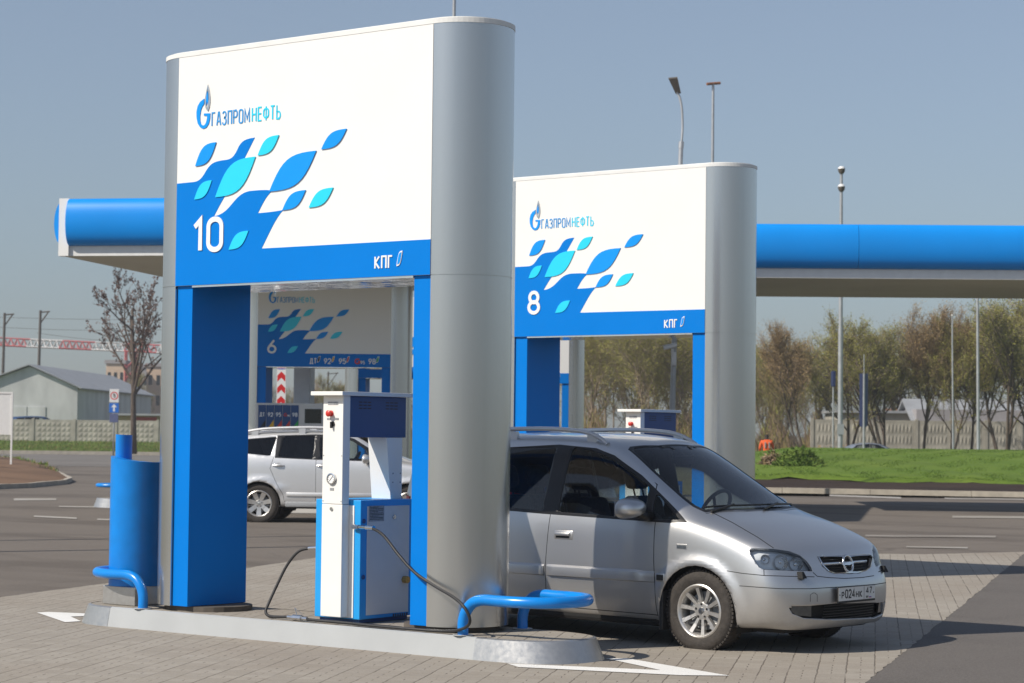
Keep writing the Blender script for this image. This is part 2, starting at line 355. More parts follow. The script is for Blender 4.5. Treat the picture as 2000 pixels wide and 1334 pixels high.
# ------------------------------------------------------------------ ground materials
def ground_mat(name, base, base2, stain, stain_amt, speck=0.5, rough=0.9, cracks=False):
    m, nt, b = new_mat(name); tc = N(nt, 'ShaderNodeTexCoord'); P = tc.outputs['Object']
    def noise(sc, det=6, rough_=0.55, st=None):
        n = N(nt, 'ShaderNodeTexNoise'); n.inputs['Scale'].default_value = sc; n.inputs['Detail'].default_value = det; n.inputs['Roughness'].default_value = rough_
        if st:
            mp = N(nt, 'ShaderNodeMapping'); mp.inputs['Scale'].default_value = st[:3]; mp.inputs['Rotation'].default_value = (0, 0, st[3])
            nt.links.new(P, mp.inputs[0]); nt.links.new(mp.outputs[0], n.inputs['Vector'])
        else: nt.links.new(P, n.inputs['Vector'])
        return n.outputs[0]
    def mrange(s, a, b_, c=0, d=1):
        r = N(nt, 'ShaderNodeMapRange'); nt.links.new(s, r.inputs[0])
        for i, v in enumerate((a, b_, c, d)): r.inputs[i + 1].default_value = v
        return r.outputs[0]
    def mix(f, a, b_, typ='MIX'):
        x = N(nt, 'ShaderNodeMix', data_type='RGBA', blend_type=typ)
        for s, i in ((f, 0), (a, 6), (b_, 7)):
            if hasattr(s, 'links'): nt.links.new(s, x.inputs[i])
            elif i == 0: x.inputs[0].default_value = s
            else: x.inputs[i].default_value = (*s, 1)
        return x.outputs[2]
    c = mix(mrange(noise(0.35), 0.35, 0.65), base, base2)
    c = mix(mrange(noise(0.12, 4, 0.6, (1, 3.5, 1, -0.65)), 0.50, 0.60, 0, stain_amt), c, stain)
    c = mix(mrange(noise(1.6, 8, 0.7), 0.58, 0.75, 0, 0.35), c, stain)
    if cracks:
        vo = N(nt, 'ShaderNodeTexVoronoi', feature='DISTANCE_TO_EDGE'); vo.inputs['Scale'].default_value = 0.22; mp = N(nt, 'ShaderNodeVectorMath', operation='MULTIPLY_ADD')
        nn_ = N(nt, 'ShaderNodeTexNoise'); nn_.inputs['Scale'].default_value = 1.2; nn_.inputs['Detail'].default_value = 5; nt.links.new(P, nn_.inputs['Vector'])
        nt.links.new(nn_.outputs['Color'], mp.inputs[0]); mp.inputs[1].default_value = (1.3, 1.3, 0); nt.links.new(P, mp.inputs[2]); nt.links.new(mp.outputs[0], vo.inputs['Vector'])
        mm = N(nt, 'ShaderNodeMath', operation='MULTIPLY'); nt.links.new(mrange(vo.outputs['Distance'], 0.0, 0.006, 0.75, 0), mm.inputs[0]); nt.links.new(mrange(noise(0.3, 3), 0.45, 0.6), mm.inputs[1])
        c = mix(mm.outputs[0], c, tuple(v * .35 for v in base))
        c = mix(mrange(noise(0.5, 5, 0.6, (5, .35, 1, -0.2)), 0.52, 0.70, 0, 0.4), c, stain)
        c = mix(mrange(noise(14, 5, 0.7), 0.35, 0.65, 0, 0.35), c, tuple(v * .72 for v in base))
    c = mix(mrange(noise(55, 3, 0.8), 0.35, 0.7, 0, speck), c, tuple(v * 1.75 for v in base2))
    nt.links.new(c, b.inputs['Base Color']); b.inputs['Roughness'].default_value = rough; b.inputs['Specular IOR Level'].default_value = 0.25
    bp = N(nt, 'ShaderNodeBump'); bp.inputs['Strength'].default_value = 0.5; bp.inputs['Distance'].default_value = 0.01
    nt.links.new(noise(90, 3), bp.inputs['Height']); nt.links.new(bp.outputs[0], b.inputs['Normal'])
    return m
M_ASPH = ground_mat('asphalt', (0.125, 0.108, 0.092), (0.150, 0.130, 0.110), (0.055, 0.045, 0.038), 0.75, 0.6, 0.9, True)
M_ASPH2 = ground_mat('dark_asphalt', (0.100, 0.090, 0.082), (0.118, 0.107, 0.097), (0.06, 0.055, 0.05), 0.5, 0.7, 0.9, True)
M_ROAD = ground_mat('road_asphalt', (0.15, 0.14, 0.128), (0.175, 0.162, 0.148), (0.10, 0.09, 0.082), 0.4, 0.2)
M_SOIL = ground_mat('dark_soil', (0.030, 0.018, 0.012), (0.042, 0.026, 0.017), (0.016, 0.010, 0.007), 0.6, 0.2)
M_SOIL2 = ground_mat('brown_soil', (0.14, 0.085, 0.05), (0.17, 0.105, 0.065), (0.07, 0.042, 0.026), 0.5, 0.5)
M_LAWN = ground_mat('lawn', (0.085, 0.148, 0.012), (0.118, 0.175, 0.020), (0.065, 0.11, 0.012), 0.5, 0.15)
M_LAND = ground_mat('rough_land', (0.10, 0.10, 0.045), (0.14, 0.115, 0.06), (0.07, 0.06, 0.035), 0.6, 0.2)
M_VERGE = ground_mat('dry_verge', (0.08, 0.15, 0.015), (0.14, 0.16, 0.035), (0.07, 0.13, 0.012), 0.6, 0.2)
M_LINE = ground_mat('worn_white_paint', (0.38, 0.36, 0.33), (0.28, 0.26, 0.23), (0.17, 0.15, 0.13), 0.9, 0.2)
M_PAINT = ground_mat('white_road_paint', (0.80, 0.79, 0.76), (0.78, 0.77, 0.73), (0.55, 0.52, 0.47), 0.25, 0.05)
def paver_mat():
    m, nt, b = new_mat('interlocking_pavers'); tc = N(nt, 'ShaderNodeTexCoord'); P = tc.outputs['Object']
    L = nt.links.new
    def mth(op, a, b_=None, c=None):
        n = N(nt, 'ShaderNodeMath', operation=op)
        for i, s in enumerate((a, b_, c)):
            if s is None: continue
            if hasattr(s, 'links'): L(s, n.inputs[i])
            else: n.inputs[i].default_value = s
        return n.outputs[0]
    def noise(sc, det=4):
        n = N(nt, 'ShaderNodeTexNoise'); n.inputs['Scale'].default_value = sc; n.inputs['Detail'].default_value = det; L(P, n.inputs['Vector']); return n.outputs[0]
    def dot(v):
        n = N(nt, 'ShaderNodeVectorMath', operation='DOT_PRODUCT'); L(P, n.inputs[0]); n.inputs[1].default_value = v; return n.outputs['Value']
    wob = mth('MULTIPLY', mth('SUBTRACT', noise(7), 0.5), 0.10)
    u = mth('ADD', mth('DIVIDE', dot((0.885, 0.466, 0)), 0.198), wob)
    v = mth('ADD', mth('DIVIDE', dot((-0.466, 0.885, 0)), 0.166), wob)
    fu = mth('FRACT', u); iu = mth('FLOOR', u)
    vo = mth('ADD', v, mth('MULTIPLY', iu, 0.5)); fv = mth('FRACT', vo); iv = mth('FLOOR', vo)
    du = mth('ABSOLUTE', mth('SUBTRACT', fu, 0.5)); dv = mth('ABSOLUTE', mth('SUBTRACT', fv, 0.5))
    brk = noise(2.3, 3)
    def step(x, lo, hi):
        r = N(nt, 'ShaderNodeMapRange', interpolation_type='SMOOTHSTEP'); L(x, r.inputs[0]); r.inputs[1].default_value = lo; r.inputs[2].default_value = hi; return r.outputs[0]
    long_ = mth('MULTIPLY', step(du, 0.462, 0.490), step(brk, 0.30, 0.55))
    wn = N(nt, 'ShaderNodeTexWhiteNoise', noise_dimensions='2D'); cb = N(nt, 'ShaderNodeCombineXYZ'); L(iu, cb.inputs[0]); L(iv, cb.inputs[1]); L(cb.outputs[0], wn.inputs['Vector'])
    rnd = wn.outputs['Value']
    dash = mth('MULTIPLY', mth('MULTIPLY', mth('SUBTRACT', 1.0, step(du, 0.010, 0.030)), mth('SUBTRACT', 1.0, step(dv, 0.16, 0.22))), step(rnd, 0.25, 0.6))
    cross = mth('MULTIPLY', step(dv, 0.465, 0.495), 0.55)
    dark = mth('MINIMUM', mth('ADD', mth('MULTIPLY', long_, 0.72), mth('MULTIPLY', dash, 0.8)), 1.0)
    def mix(f, a, b_):
        x = N(nt, 'ShaderNodeMix', data_type='RGBA')
        for s, i in ((f, 0), (a, 6), (b_, 7)):
            if hasattr(s, 'links'): L(s, x.inputs[i])
            elif i == 0: x.inputs[0].default_value = s
            else: x.inputs[i].default_value = (*s, 1)
        return x.outputs[2]
    c = mix(rnd, (0.282, 0.254, 0.213), (0.332, 0.301, 0.255))
    c = mix(mth('MULTIPLY', step(noise(0.5, 6), 0.4, 0.7), 0.5), c, (0.245, 0.205, 0.163))
    c = mix(mth('MULTIPLY', step(noise(9, 6), 0.56, 0.75), 0.45), c, (0.20, 0.17, 0.138))
    c = mix(mth('MULTIPLY', step(noise(70, 2), 0.40, 0.75), 0.3), c, (0.43, 0.385, 0.33))
    wh = mth('MULTIPLY', mth('MULTIPLY', step(dv, 0.46, 0.49), step(noise(1.1, 5), 0.60, 0.68)), 0.75)
    c = mix(cross, c, (0.215, 0.182, 0.148)); c = mix(wh, c, (0.55, 0.52, 0.47)); c = mix(dark, c, (0.085, 0.068, 0.052))
    L(c, b.inputs['Base Color']); b.inputs['Roughness'].default_value = 0.88; b.inputs['Specular IOR Level'].default_value = 0.25
    h = mth('ADD', mth('MULTIPLY', mth('MAXIMUM', dark, cross), -1.0), mth('MULTIPLY', noise(80, 3), 0.25))
    bp = N(nt, 'ShaderNodeBump'); bp.inputs['Strength'].default_value = 0.6; bp.inputs['Distance'].default_value = 0.006
    L(h, bp.inputs['Height']); L(bp.outputs[0], b.inputs['Normal'])
    return m
M_PAVE = paver_mat()
def sheet(name, pts, z, mat, kind='structure', bm=None):
    b = bm or BM(); f = b.faces.new([b.verts.new((p[0], p[1], z)) for p in pts]); f.normal_update()
    if f.normal.z < 0: f.normal_flip()
    if bm: return None
    bmesh.ops.triangulate(b, faces=b.faces[:])
    o = link(name, b, mat); o['kind'] = kind; return o
# land to the horizon, asphalt forecourt, block paving
sheet('ground', [(-2500, -2500), (2500, -2500), (2500, 2500), (-2500, 2500)], -0.12, M_LAND)
def strip_px(px0, px1, d0, d1, z, n=2):
    a = [put(px0 + (px1 - px0) * i / n, d0, z) for i in range(n + 1)]; c = [put(px0 + (px1 - px0) * i / n, d1, z) for i in range(n + 1)]
    return a + c[::-1]
sheet('forecourt_asphalt', [put(-1500, 3), put(3500, 3), put(2900, 57.5), put(1000, 60), put(760, 92), put(-900, 92)], 0.0, M_ASPH)
PAV = [(2.0, -6.0), gnd(1690, 1334), gnd(1880, 1182), gnd(2000, 1082), gnd(2010, 1078), gnd(1800, 1083), gnd(1500, 1079), gnd(1100, 1070), gnd(800, 1066), gnd(615, 1090),
       gnd(480, 1110), gnd(300, 1128), gnd(0, 1167), (-19.5, 8.0), (-16, -6)]
def worn(P, step=.11, amp=.012, seed=2):
    rg = random.Random(seed); out = []
    for a, b in zip(P, P[1:] + P[:1]):
        a, b = Vector((a[0], a[1], 0)), Vector((b[0], b[1], 0)); L_ = (b - a).length; n_ = min(90, max(1, int(L_ / step))); t = (b - a).normalized(); nn = Vector((-t.y, t.x, 0))
        for i in range(n_): out.append(a + (b - a) * (i / n_) + nn * (rg.uniform(-amp, amp) if i else 0))
    return out
sheet('block_paving', worn(PAV), 0.004, M_PAVE)
sheet('apron_asphalt', [gnd(2000, 1082), gnd(1880, 1182), gnd(1690, 1334), (2.0, -6.0), (9.0, -2), (4.0, 22), gnd(2120, 1078)], 0.003, M_ASPH2)
def marking(name, pts, mat=M_LINE, z=0.009):
    return sheet(name, pts, z, mat)
# painted chevrons at both noses of the near island
def chevron(name, tip, a1, a2, b2, b1):
    bm = BM()
    for q in ((tip, a1, a2), (tip, b1, b2)): pass
    return None
cn = gnd(1425, 1322); l0, l1 = gnd(990, 1298), gnd(1012, 1305); r0, r1 = gnd(1183, 1288), gnd(1225, 1288); mid = gnd(1310, 1312)
sheet('painted_chevron', [cn, gnd(1330, 1321), l1, l0, gnd(1290, 1311), r0, r1], 0.0085, M_PAINT)
sheet('painted_chevron', [gnd(72, 1198), gnd(95, 1197), gnd(168, 1200), gnd(165, 1205), gnd(138, 1206), gnd(158, 1215), gnd(127, 1217)], 0.0085, M_PAINT)
for i, (x0, y0, x1, y1, t) in enumerate([(1690, 1047, 1945, 1049, 4), (1770, 1069, 1890, 1071, 3), (1860, 1010, 2080, 1012, 4), (1620, 968, 1760, 973, 3), (1845, 974, 2000, 976, 3),
                                         (27, 976, 110, 976, 4), (115, 990, 190, 991, 2.5), (66, 1009, 150, 1013, 3), (190, 1015, 216, 1016, 3)]):
    marking('road_marking', [gnd(x0, y0 - t / 2), gnd(x1, y1 - t / 2), gnd(x1, y1 + t / 2), gnd(x0, y0 + t / 2)])

# ------------------------------------------------------------------ island
def superell(a, b, n=2.6, k=14):
    return [(a * abs(cos(t)) ** (2 / n), b * math.copysign(abs(sin(t)) ** (2 / n), sin(t))) for t in [-pi / 2 + pi * i / (2 * k) for i in range(2 * k + 1)]]
def island(loc, rz, label, group, xl=-3.93, xr=1.24, cy=0.36, hw=0.46, h=0.165, hoops=(True, True)):
    root = empty('kerb_island', loc, rz, label, 'pump island', group)
    aR, aL = 0.72, 0.60
    def outline(ins, ins_end, part):
        if part == 'R': return [(xr - aR - 0.0 + (p[0]) * (aR - ins_end) / aR, cy + p[1] * (hw - ins) / hw) for p in superell(aR, hw)]
        return [(xl + aL - p[0] * (aL - ins_end) / aL, cy - p[1] * (hw - ins) / hw) for p in superell(aL, hw, 2.3)]
    # steel nose caps (2 mm proud)
    for part in 'RL':
        bm = BM(); lo = outline(-0.002, -0.002, part); hi = outline(0.028, 0.068, part); hi2 = outline(0.05, 0.09, part)
        A = [bm.verts.new((*p, 0.004)) for p in lo]; B = [bm.verts.new((*p, h - 0.008)) for p in hi]; C = [bm.verts.new((*p, h)) for p in hi2]
        for i in range(len(lo) - 1):
            bm.faces.new((A[i], A[i + 1], B[i + 1], B[i])); bm.faces.new((B[i], B[i + 1], C[i + 1], C[i]))
        link('nose_cap', bm, 'galv', root, True, 35)
    for sgn in (-1, 1):
        bm = BM(); n = 12; x0, x1 = xl + aL, xr - aR
        A = []; B = []; C = []
        for i in range(n + 1):
            x = x0 + (x1 - x0) * i / n
            A.append(bm.verts.new((x, cy + sgn * hw, 0.004))); B.append(bm.verts.new((x, cy + sgn * (hw - 0.03), h - 0.008))); C.append(bm.verts.new((x, cy + sgn * (hw - 0.05), h)))
        for i in range(n):
            bm.faces.new((A[i], A[i + 1], B[i + 1], B[i])); bm.faces.new((B[i], B[i + 1], C[i + 1], C[i]))
        bmesh.ops.recalc_face_normals(bm, faces=bm.faces[:])
        if sgn > 0: pass
        link('kerb_side', bm, 'greypaint', root)
    bm = BM(); top = outline(0.046, 0.086, 'R') + outline(0.046, 0.086, 'L')
    bm.faces.new([bm.verts.new((*p, h - 0.003)) for p in top])
    link('paved_top', bm, M_PAVE, root)
    return root
def hoop(base, side, label, rz=0.0, h=0.165, group='blue guard rails at island ends'):
    """bent pipe guard round an island nose; side=+1 opens to the left, -1 to the right"""
    root = empty('guard_rail', base, rz, label, 'guard rail', group)
    s = side; z = 0.265; y = 0.36
    P = [(0, -y, -0.005), (0, -y, 0.10), (0.03 * s, -y, 0.18), (0.09 * s, -y, 0.24), (0.18 * s, -y, z), (0.32 * s, -y, z), (0.46 * s, -y * 0.98, z), (0.60 * s, -y * 0.86, z), (0.70 * s, -y * 0.62, z), (0.755 * s, -y * 0.3, z), (0.77 * s, 0, z)]
    Q = [(p[0] + 0.0, -p[1], p[2]) for p in P[:-1]][::-1]
    bm = BM(); tube(bm, P + Q, 0.041, 14, smooth_path=5); link('bent_pipe', bm, 'pipe', root, True, 60)
    bm = BM()
    for sg in (-1, 1): disc(bm, (0, sg * y, 0), (0, 0, 1), 0.075, 0.006)
    link('floor_flange', bm, 'greypaint', root)
    return root

# ------------------------------------------------------------------ pylon gateways
GL, GR = 2.70, 0.378; Z0, Z1, ZB, Z3 = 0.205, 2.810, 3.072, 4.690
def leaf_pts(x0, z0, x1, z1, n=10):
    w, h = x1 - x0, z1 - z0
    up = bez((x0, z0), (x0 + .27 * w, z0 + .86 * h), (x0 + .42 * w, z1), (x1, z1), n)
    dn = bez((x1, z1), (x1 - .27 * w, z1 - .86 * h), (x1 - .42 * w, z0), (x0, z0), n)
    return up[:-1] + dn[:-1]
def scurve(x0, z0, x1, z1, n=8): return bez((x0, z0), (x0 + .45 * (x1 - x0), z0), (x1 - .55 * (x1 - x0), z1), (x1, z1), n)
def fillpoly(bm, pts, y, d, mi=0):
    """front-facing raised plate at local y, standing d proud towards -y"""
    fs = prism(bm, [(p[0], y, p[1]) for p in pts], (0, -d, 0), mi)
    bmesh.ops.triangulate(bm, faces=[f for f in fs if len(f.verts) > 4])
def blue_field():
    P = [(-GL, ZB + 0.0)]
    P = [(-GL, Z1), (0, Z1), (0, 3.074), (-1.732, 3.078)]
    P += bez((-1.732, 3.078), (-1.66, 3.18), (-1.58, 3.325), (-1.50, 3.372), 8)[1:]
    P += bez((-1.50, 3.372), (-1.62, 3.362), (-1.70, 3.362), (-1.778, 3.361), 4)[1:]
    P += bez((-1.778, 3.361), (-1.73, 3.43), (-1.70, 3.48), (-1.645, 3.518), 5)[1:]
    P += bez((-1.645, 3.536), (-1.70, 3.545), (-1.80, 3.545), (-1.88, 3.543), 4)
    P += bez((-1.88, 3.543), (-2.06, 3.525), (-2.07, 3.375), (-2.267, 3.361), 10)[1:]
    P += [(-2.21, 3.44), (-2.150, 3.515), (-1.93, 3.80)]
    P += [(-1.93, 3.817), (-1.824, 3.968)]
    P += bez((-1.824, 3.968), (-1.92, 3.966), (-1.965, 3.955), (-2.0, 3.91), 6)[1:]
    P += bez((-2.0, 3.91), (-2.04, 3.85), (-2.06, 3.815), (-2.13, 3.811), 6)[1:]
    P += bez((-2.13, 3.811), (-2.27, 3.809), (-2.31, 3.80), (-2.365, 3.737), 7)[1:]
    P += bez((-2.365, 3.737), (-2.41, 3.68), (-2.44, 3.657), (-2.50, 3.654), 6)[1:]
    P += [(-GL, 3.652)]
    return P
LEAVES = [(-2.485, 3.781, -2.251, 3.961, 'leafblue'), (-1.785, 3.821, -1.558, 3.968, 'cyan'), (-1.105, 3.822, -0.846, 3.964, 'leafblue'), (-2.25, 3.514, -1.81, 3.814, 'cyan'),
          (-1.653, 3.525, -1.158, 3.816, 'leafblue'), (-2.489, 3.509, -2.292, 3.655, 'cyan'), (-1.508, 3.370, -1.263, 3.515, 'leafblue'), (-1.228, 3.375, -0.976, 3.518, 'cyan'), (-2.089, 3.083, -1.873, 3.226, 'cyan')]
def LP(x, y): return (-2.484 + (x - 92) * 0.00158, 4.225 - 0.00012 * (x - 92) + (255 - y) * 0.00112)
def emblem_mesh(bm, y, d):
    out = [(146, 158), (118, 180), (100, 212), (92, 255), (94, 300), (103, 340), (120, 366), (142, 378), (165, 368), (182, 340), (190, 300), (191, 265), (146, 266), (146, 282), (170, 283), (169, 305), (162, 335), (150, 352), (138, 354), (126, 342), (119, 315), (118, 280), (124, 240), (133, 215), (146, 196)]
    fillpoly(bm, [LP(*p) for p in out], y, d, 0)
    fl = [(172, 56), (181, 90), (189, 140), (190, 180), (185, 220), (176, 250), (168, 243), (174, 205), (180, 160), (177, 118), (171, 84), (165, 120), (161, 165), (162, 205), (166, 243), (158, 225), (153, 190), (154, 150), (160, 110), (167, 75)]
    fillpoly(bm, [LP(*p) for p in fl], y, d * 1.1, 1)
    inn = [(170, 105), (176, 140), (178, 175), (175, 205), (171, 185), (168, 178), (165, 188), (164, 205), (160, 175), (163, 140)]
    fillpoly(bm, [LP(*p) for p in inn], y, d * 1.2, 0)
def gateway(loc, rz, number, fuels, label, group='steel and blue pylon gateways over the islands', h0=0.0):
    root = empty('pylon_gateway', loc, rz, label, 'fuel pylon', group)
    for side in (1, -1):
        cx = 0.0 if side == 1 else -GL
        bm = BM()
        arc = [(cx + side * r_ * cos(a), GR + r_ * sin(a)) for r_ in (GR,) for a in [-pi / 2 + pi * k / 40 for k in range(41)]]
        for za, zb in ((Z0, Z1 - 0.006), (Z1 + 0.001, Z3)):
            prism(bm, [(p[0], p[1], za) for p in arc], (0, 0, zb - za))
        core = [(cx + side * (GR - .006) * cos(a), GR + (GR - .006) * sin(a)) for a in [-pi / 2 + pi * k / 24 for k in range(25)]]
        prism(bm, [(p[0], p[1], Z1 - .02) for p in core], (0, 0, 0.04))
        col = link('steel_column', bm, 'steel', root, True, 40)
        bm = BM(); x0, x1 = (cx - 0.177, cx - 0.001) if side == 1 else (cx + 0.001, cx + 0.177)
        box(bm, x0, x1, 0.022, 2 * GR - (0.06 if side < 0 else 0.03), Z0, Z1 - 0.0015, 0.003)
        link('jamb_panel', bm, 'blue', root)
        bm = BM(); pl = stadium(cx - 0.12 if side == 1 else cx, cx if side == 1 else cx + 0.12, GR, GR - 0.06, 12)
        prism(bm, [(p[0], p[1], -h0 * 0 + 0.16) for p in pl], (0, 0, Z0 - 0.162)); link('plinth', bm, 'darkpost', root)
    bm = BM(); box(bm, -GL + .001, -.001, -0.003, 2 * GR + 0.003, Z1, Z3 - 0.002)
    panel = link('sign_panel', bm, 'white', root)
    bm = BM(); fillpoly(bm, [(max(min(p[0], -.0015), -GL + .0015), p[1] + (0.0005 if p[1] == Z1 else 0)) for p in blue_field()], -0.0031, 0.0025); link('blue_field', bm, 'blue', panel)
    bm = BM(); box(bm, -GL + .0015, -.0015, 2 * GR + .0031, 2 * GR + .0055, Z1 + .0005, ZB); link('blue_band', bm, 'blue', panel)
    bm = BM(); box(bm, -GL + .0015, -.0015, 0.02, 2 * GR - .02, Z1 - 0.012, Z1 - .002)
    bm.free(); bm = BM(); box(bm, -GL + .179, -.179, 0.012, 2 * GR - .012, Z1 - 0.016, Z1 - .001); link('polished_soffit', bm, 'chrome', root)
    for lf in LEAVES:
        bm = BM(); fillpoly(bm, leaf_pts(*lf[:4]), -0.0058, 0.007); link('leaf_emblem', bm, lf[4], panel)
    bm = BM(); emblem_mesh(bm, -0.0032, 0.006); link('flame_emblem', bm, ['leafblue', 'bright'], panel)
    fr = lambda u, z, y=-0.0032: (Vector((u, y, z)), Vector((1, 0, 0)), Vector((0, 0, 1)), Vector((0, -1, 0)))
    bm = BM(); text(bm, 'ГАЗПРОМ', fr(-2.312, 4.090), 0.121, 0.13, 0.98, 0.19, 0.004, 0, width=0.425); link('company_lettering', bm, 'logoblue', panel)
    bm = BM(); text(bm, 'НЕФТЬ', fr(-1.862, 4.092), 0.121, 0.12, 0.98, 0.19, 0.004, 0, width=0.312); link('company_lettering', bm, 'cyan', panel)
    bm = BM(); text(bm, number, fr(-2.497 if len(number) > 1 else -2.50, 3.070, -0.0058), 0.288, 0.145, 1.02, 0.15, 0.008); link('number', bm, 'letter', panel)
    if fuels == 'gas':
        bm = BM(); text(bm, 'КПГ', fr(-0.545, 2.868, -0.0058), 0.103, 0.135, 0.95, 0.18, 0.005, width=0.176); link('fuel_lettering', bm, 'letter', panel)
        bm = BM(); P = leaf_pts(-0.325, 2.885, -0.268, 3.0); fillpoly(bm, P, -0.0058, 0.006, 0)
        Q = leaf_pts(-0.317, 2.898, -0.275, 2.988); fillpoly(bm, Q, -0.0119, 0.002, 1); link('fuel_leaf', bm, ['letter', 'leafblue'], panel)
    else:
        for s, u, c in (('ДТ', -1.635, 'ink'), ('92', -1.345, 'yellowlab'), ('95', -1.045, 'red'), ('95', -0.605, None), ('98', -0.445, 'greenlab')):
            sm = c is None
            bm = BM(); text(bm, s, fr(u, 2.868, -0.0058), 0.072 if sm else 0.118, 0.17, 0.95, 0.14, 0.004, width=0.083 if sm else 0.14); link('fuel_lettering', bm, 'letter', panel)
            if sm:
                bm = BM(); text(bm, 'G', fr(-0.735, 2.868, -0.0058), 0.118, 0.24, 1.0, 0.1, 0.004, width=0.125); link('fuel_lettering', bm, 'red', panel)
            else:
                bm = BM(); fillpoly(bm, leaf_pts(u + .150, 2.900, u + .222, 3.03), -0.0058, 0.004, 0); fillpoly(bm, leaf_pts(u + .160, 2.914, u + .212, 3.016), -0.0099, 0.001, 1)
                link('fuel_leaf', bm, ['letter', c], panel)
    bm = BM(); st = stadium(-GL, 0, GR, GR + 0.004, 30); prism(bm, [(p[0], p[1], Z3 + .001) for p in st], (0, 0, 0.036))
    st = stadium(-GL, 0, GR, GR - 0.03, 30); prism(bm, [(p[0], p[1], Z3 + .038) for p in st], (0, 0, 0.012)); link('top_cap', bm, 'cap', root)
    return root
G10 = Vector((-10.282, 12.506, 0)); G8 = Vector((-13.151, 20.881, -0.017))
gateway(G10, 0, '10', 'gas', 'tall white and blue fuel pylon numbered 10 on the nearest island')
gateway(G8, 0, '8', 'gas', 'white and blue fuel pylon numbered 8 behind the silver minivan')
YB = TH - 0.09
def row_c(px, d, num, lab):
    p = put(px, d, 0.10); gateway(p, YB, num, 'fuel', lab, h0=.1); return p
G6 = row_c(761, 43.5, '6', 'shaded fuel pylon numbered 6 seen through the opening of the nearest pylon')
G4 = row_c(917, 52.0, '4', 'distant steel and blue pylon partly hidden behind pylon 6')
G2 = row_c(1110, 56.0, '2', 'distant grey steel pylon seen in the opening under pylon 8')
island(G10, 0, 'grey low pump island with steel nose caps under pylon 10 in the foreground', 'pump islands')
island(G8, 0, 'low pump island under pylon 8 behind the silver minivan', 'pump islands')
hoop(G10 + Vector((0.36, 0.345, 0.165)), 1, 'thick blue bent pipe guard in front of the silver minivan')
hoop(G10 + Vector((-3.0, 0.345, 0.165)), -1, 'blue bent pipe guard beside the curved blue cabinet')
hoop(G8 + Vector((0.36, 0.345, 0.165)), 1, 'blue bent pipe guard at the nose of the island under pylon 8')
for p, nm in ((G6, 'raised pump island under shaded pylon 6'), (G4, 'pump island under the distant pylon behind pylon 6'), (G2, 'pump island under the distant pylon seen below pylon 8')):
    island((p.x, p.y, 0), YB, nm, 'pump islands', h=0.265)
pI = put(185, 45.0); eI = R0 * 3.87
island(pI + eI * 1.0 - Vector((-sin(YB), cos(YB), 0)) * 0.36, YB, 'far pump island nose showing left of the blue cabinet', 'pump islands', xr=-0.6, h=0.2)
hoop(pI + R0 * 0.85 + Vector((0, 0, 0.2)), -1, 'small distant blue pipe guard left of the blue cabinet', YB)

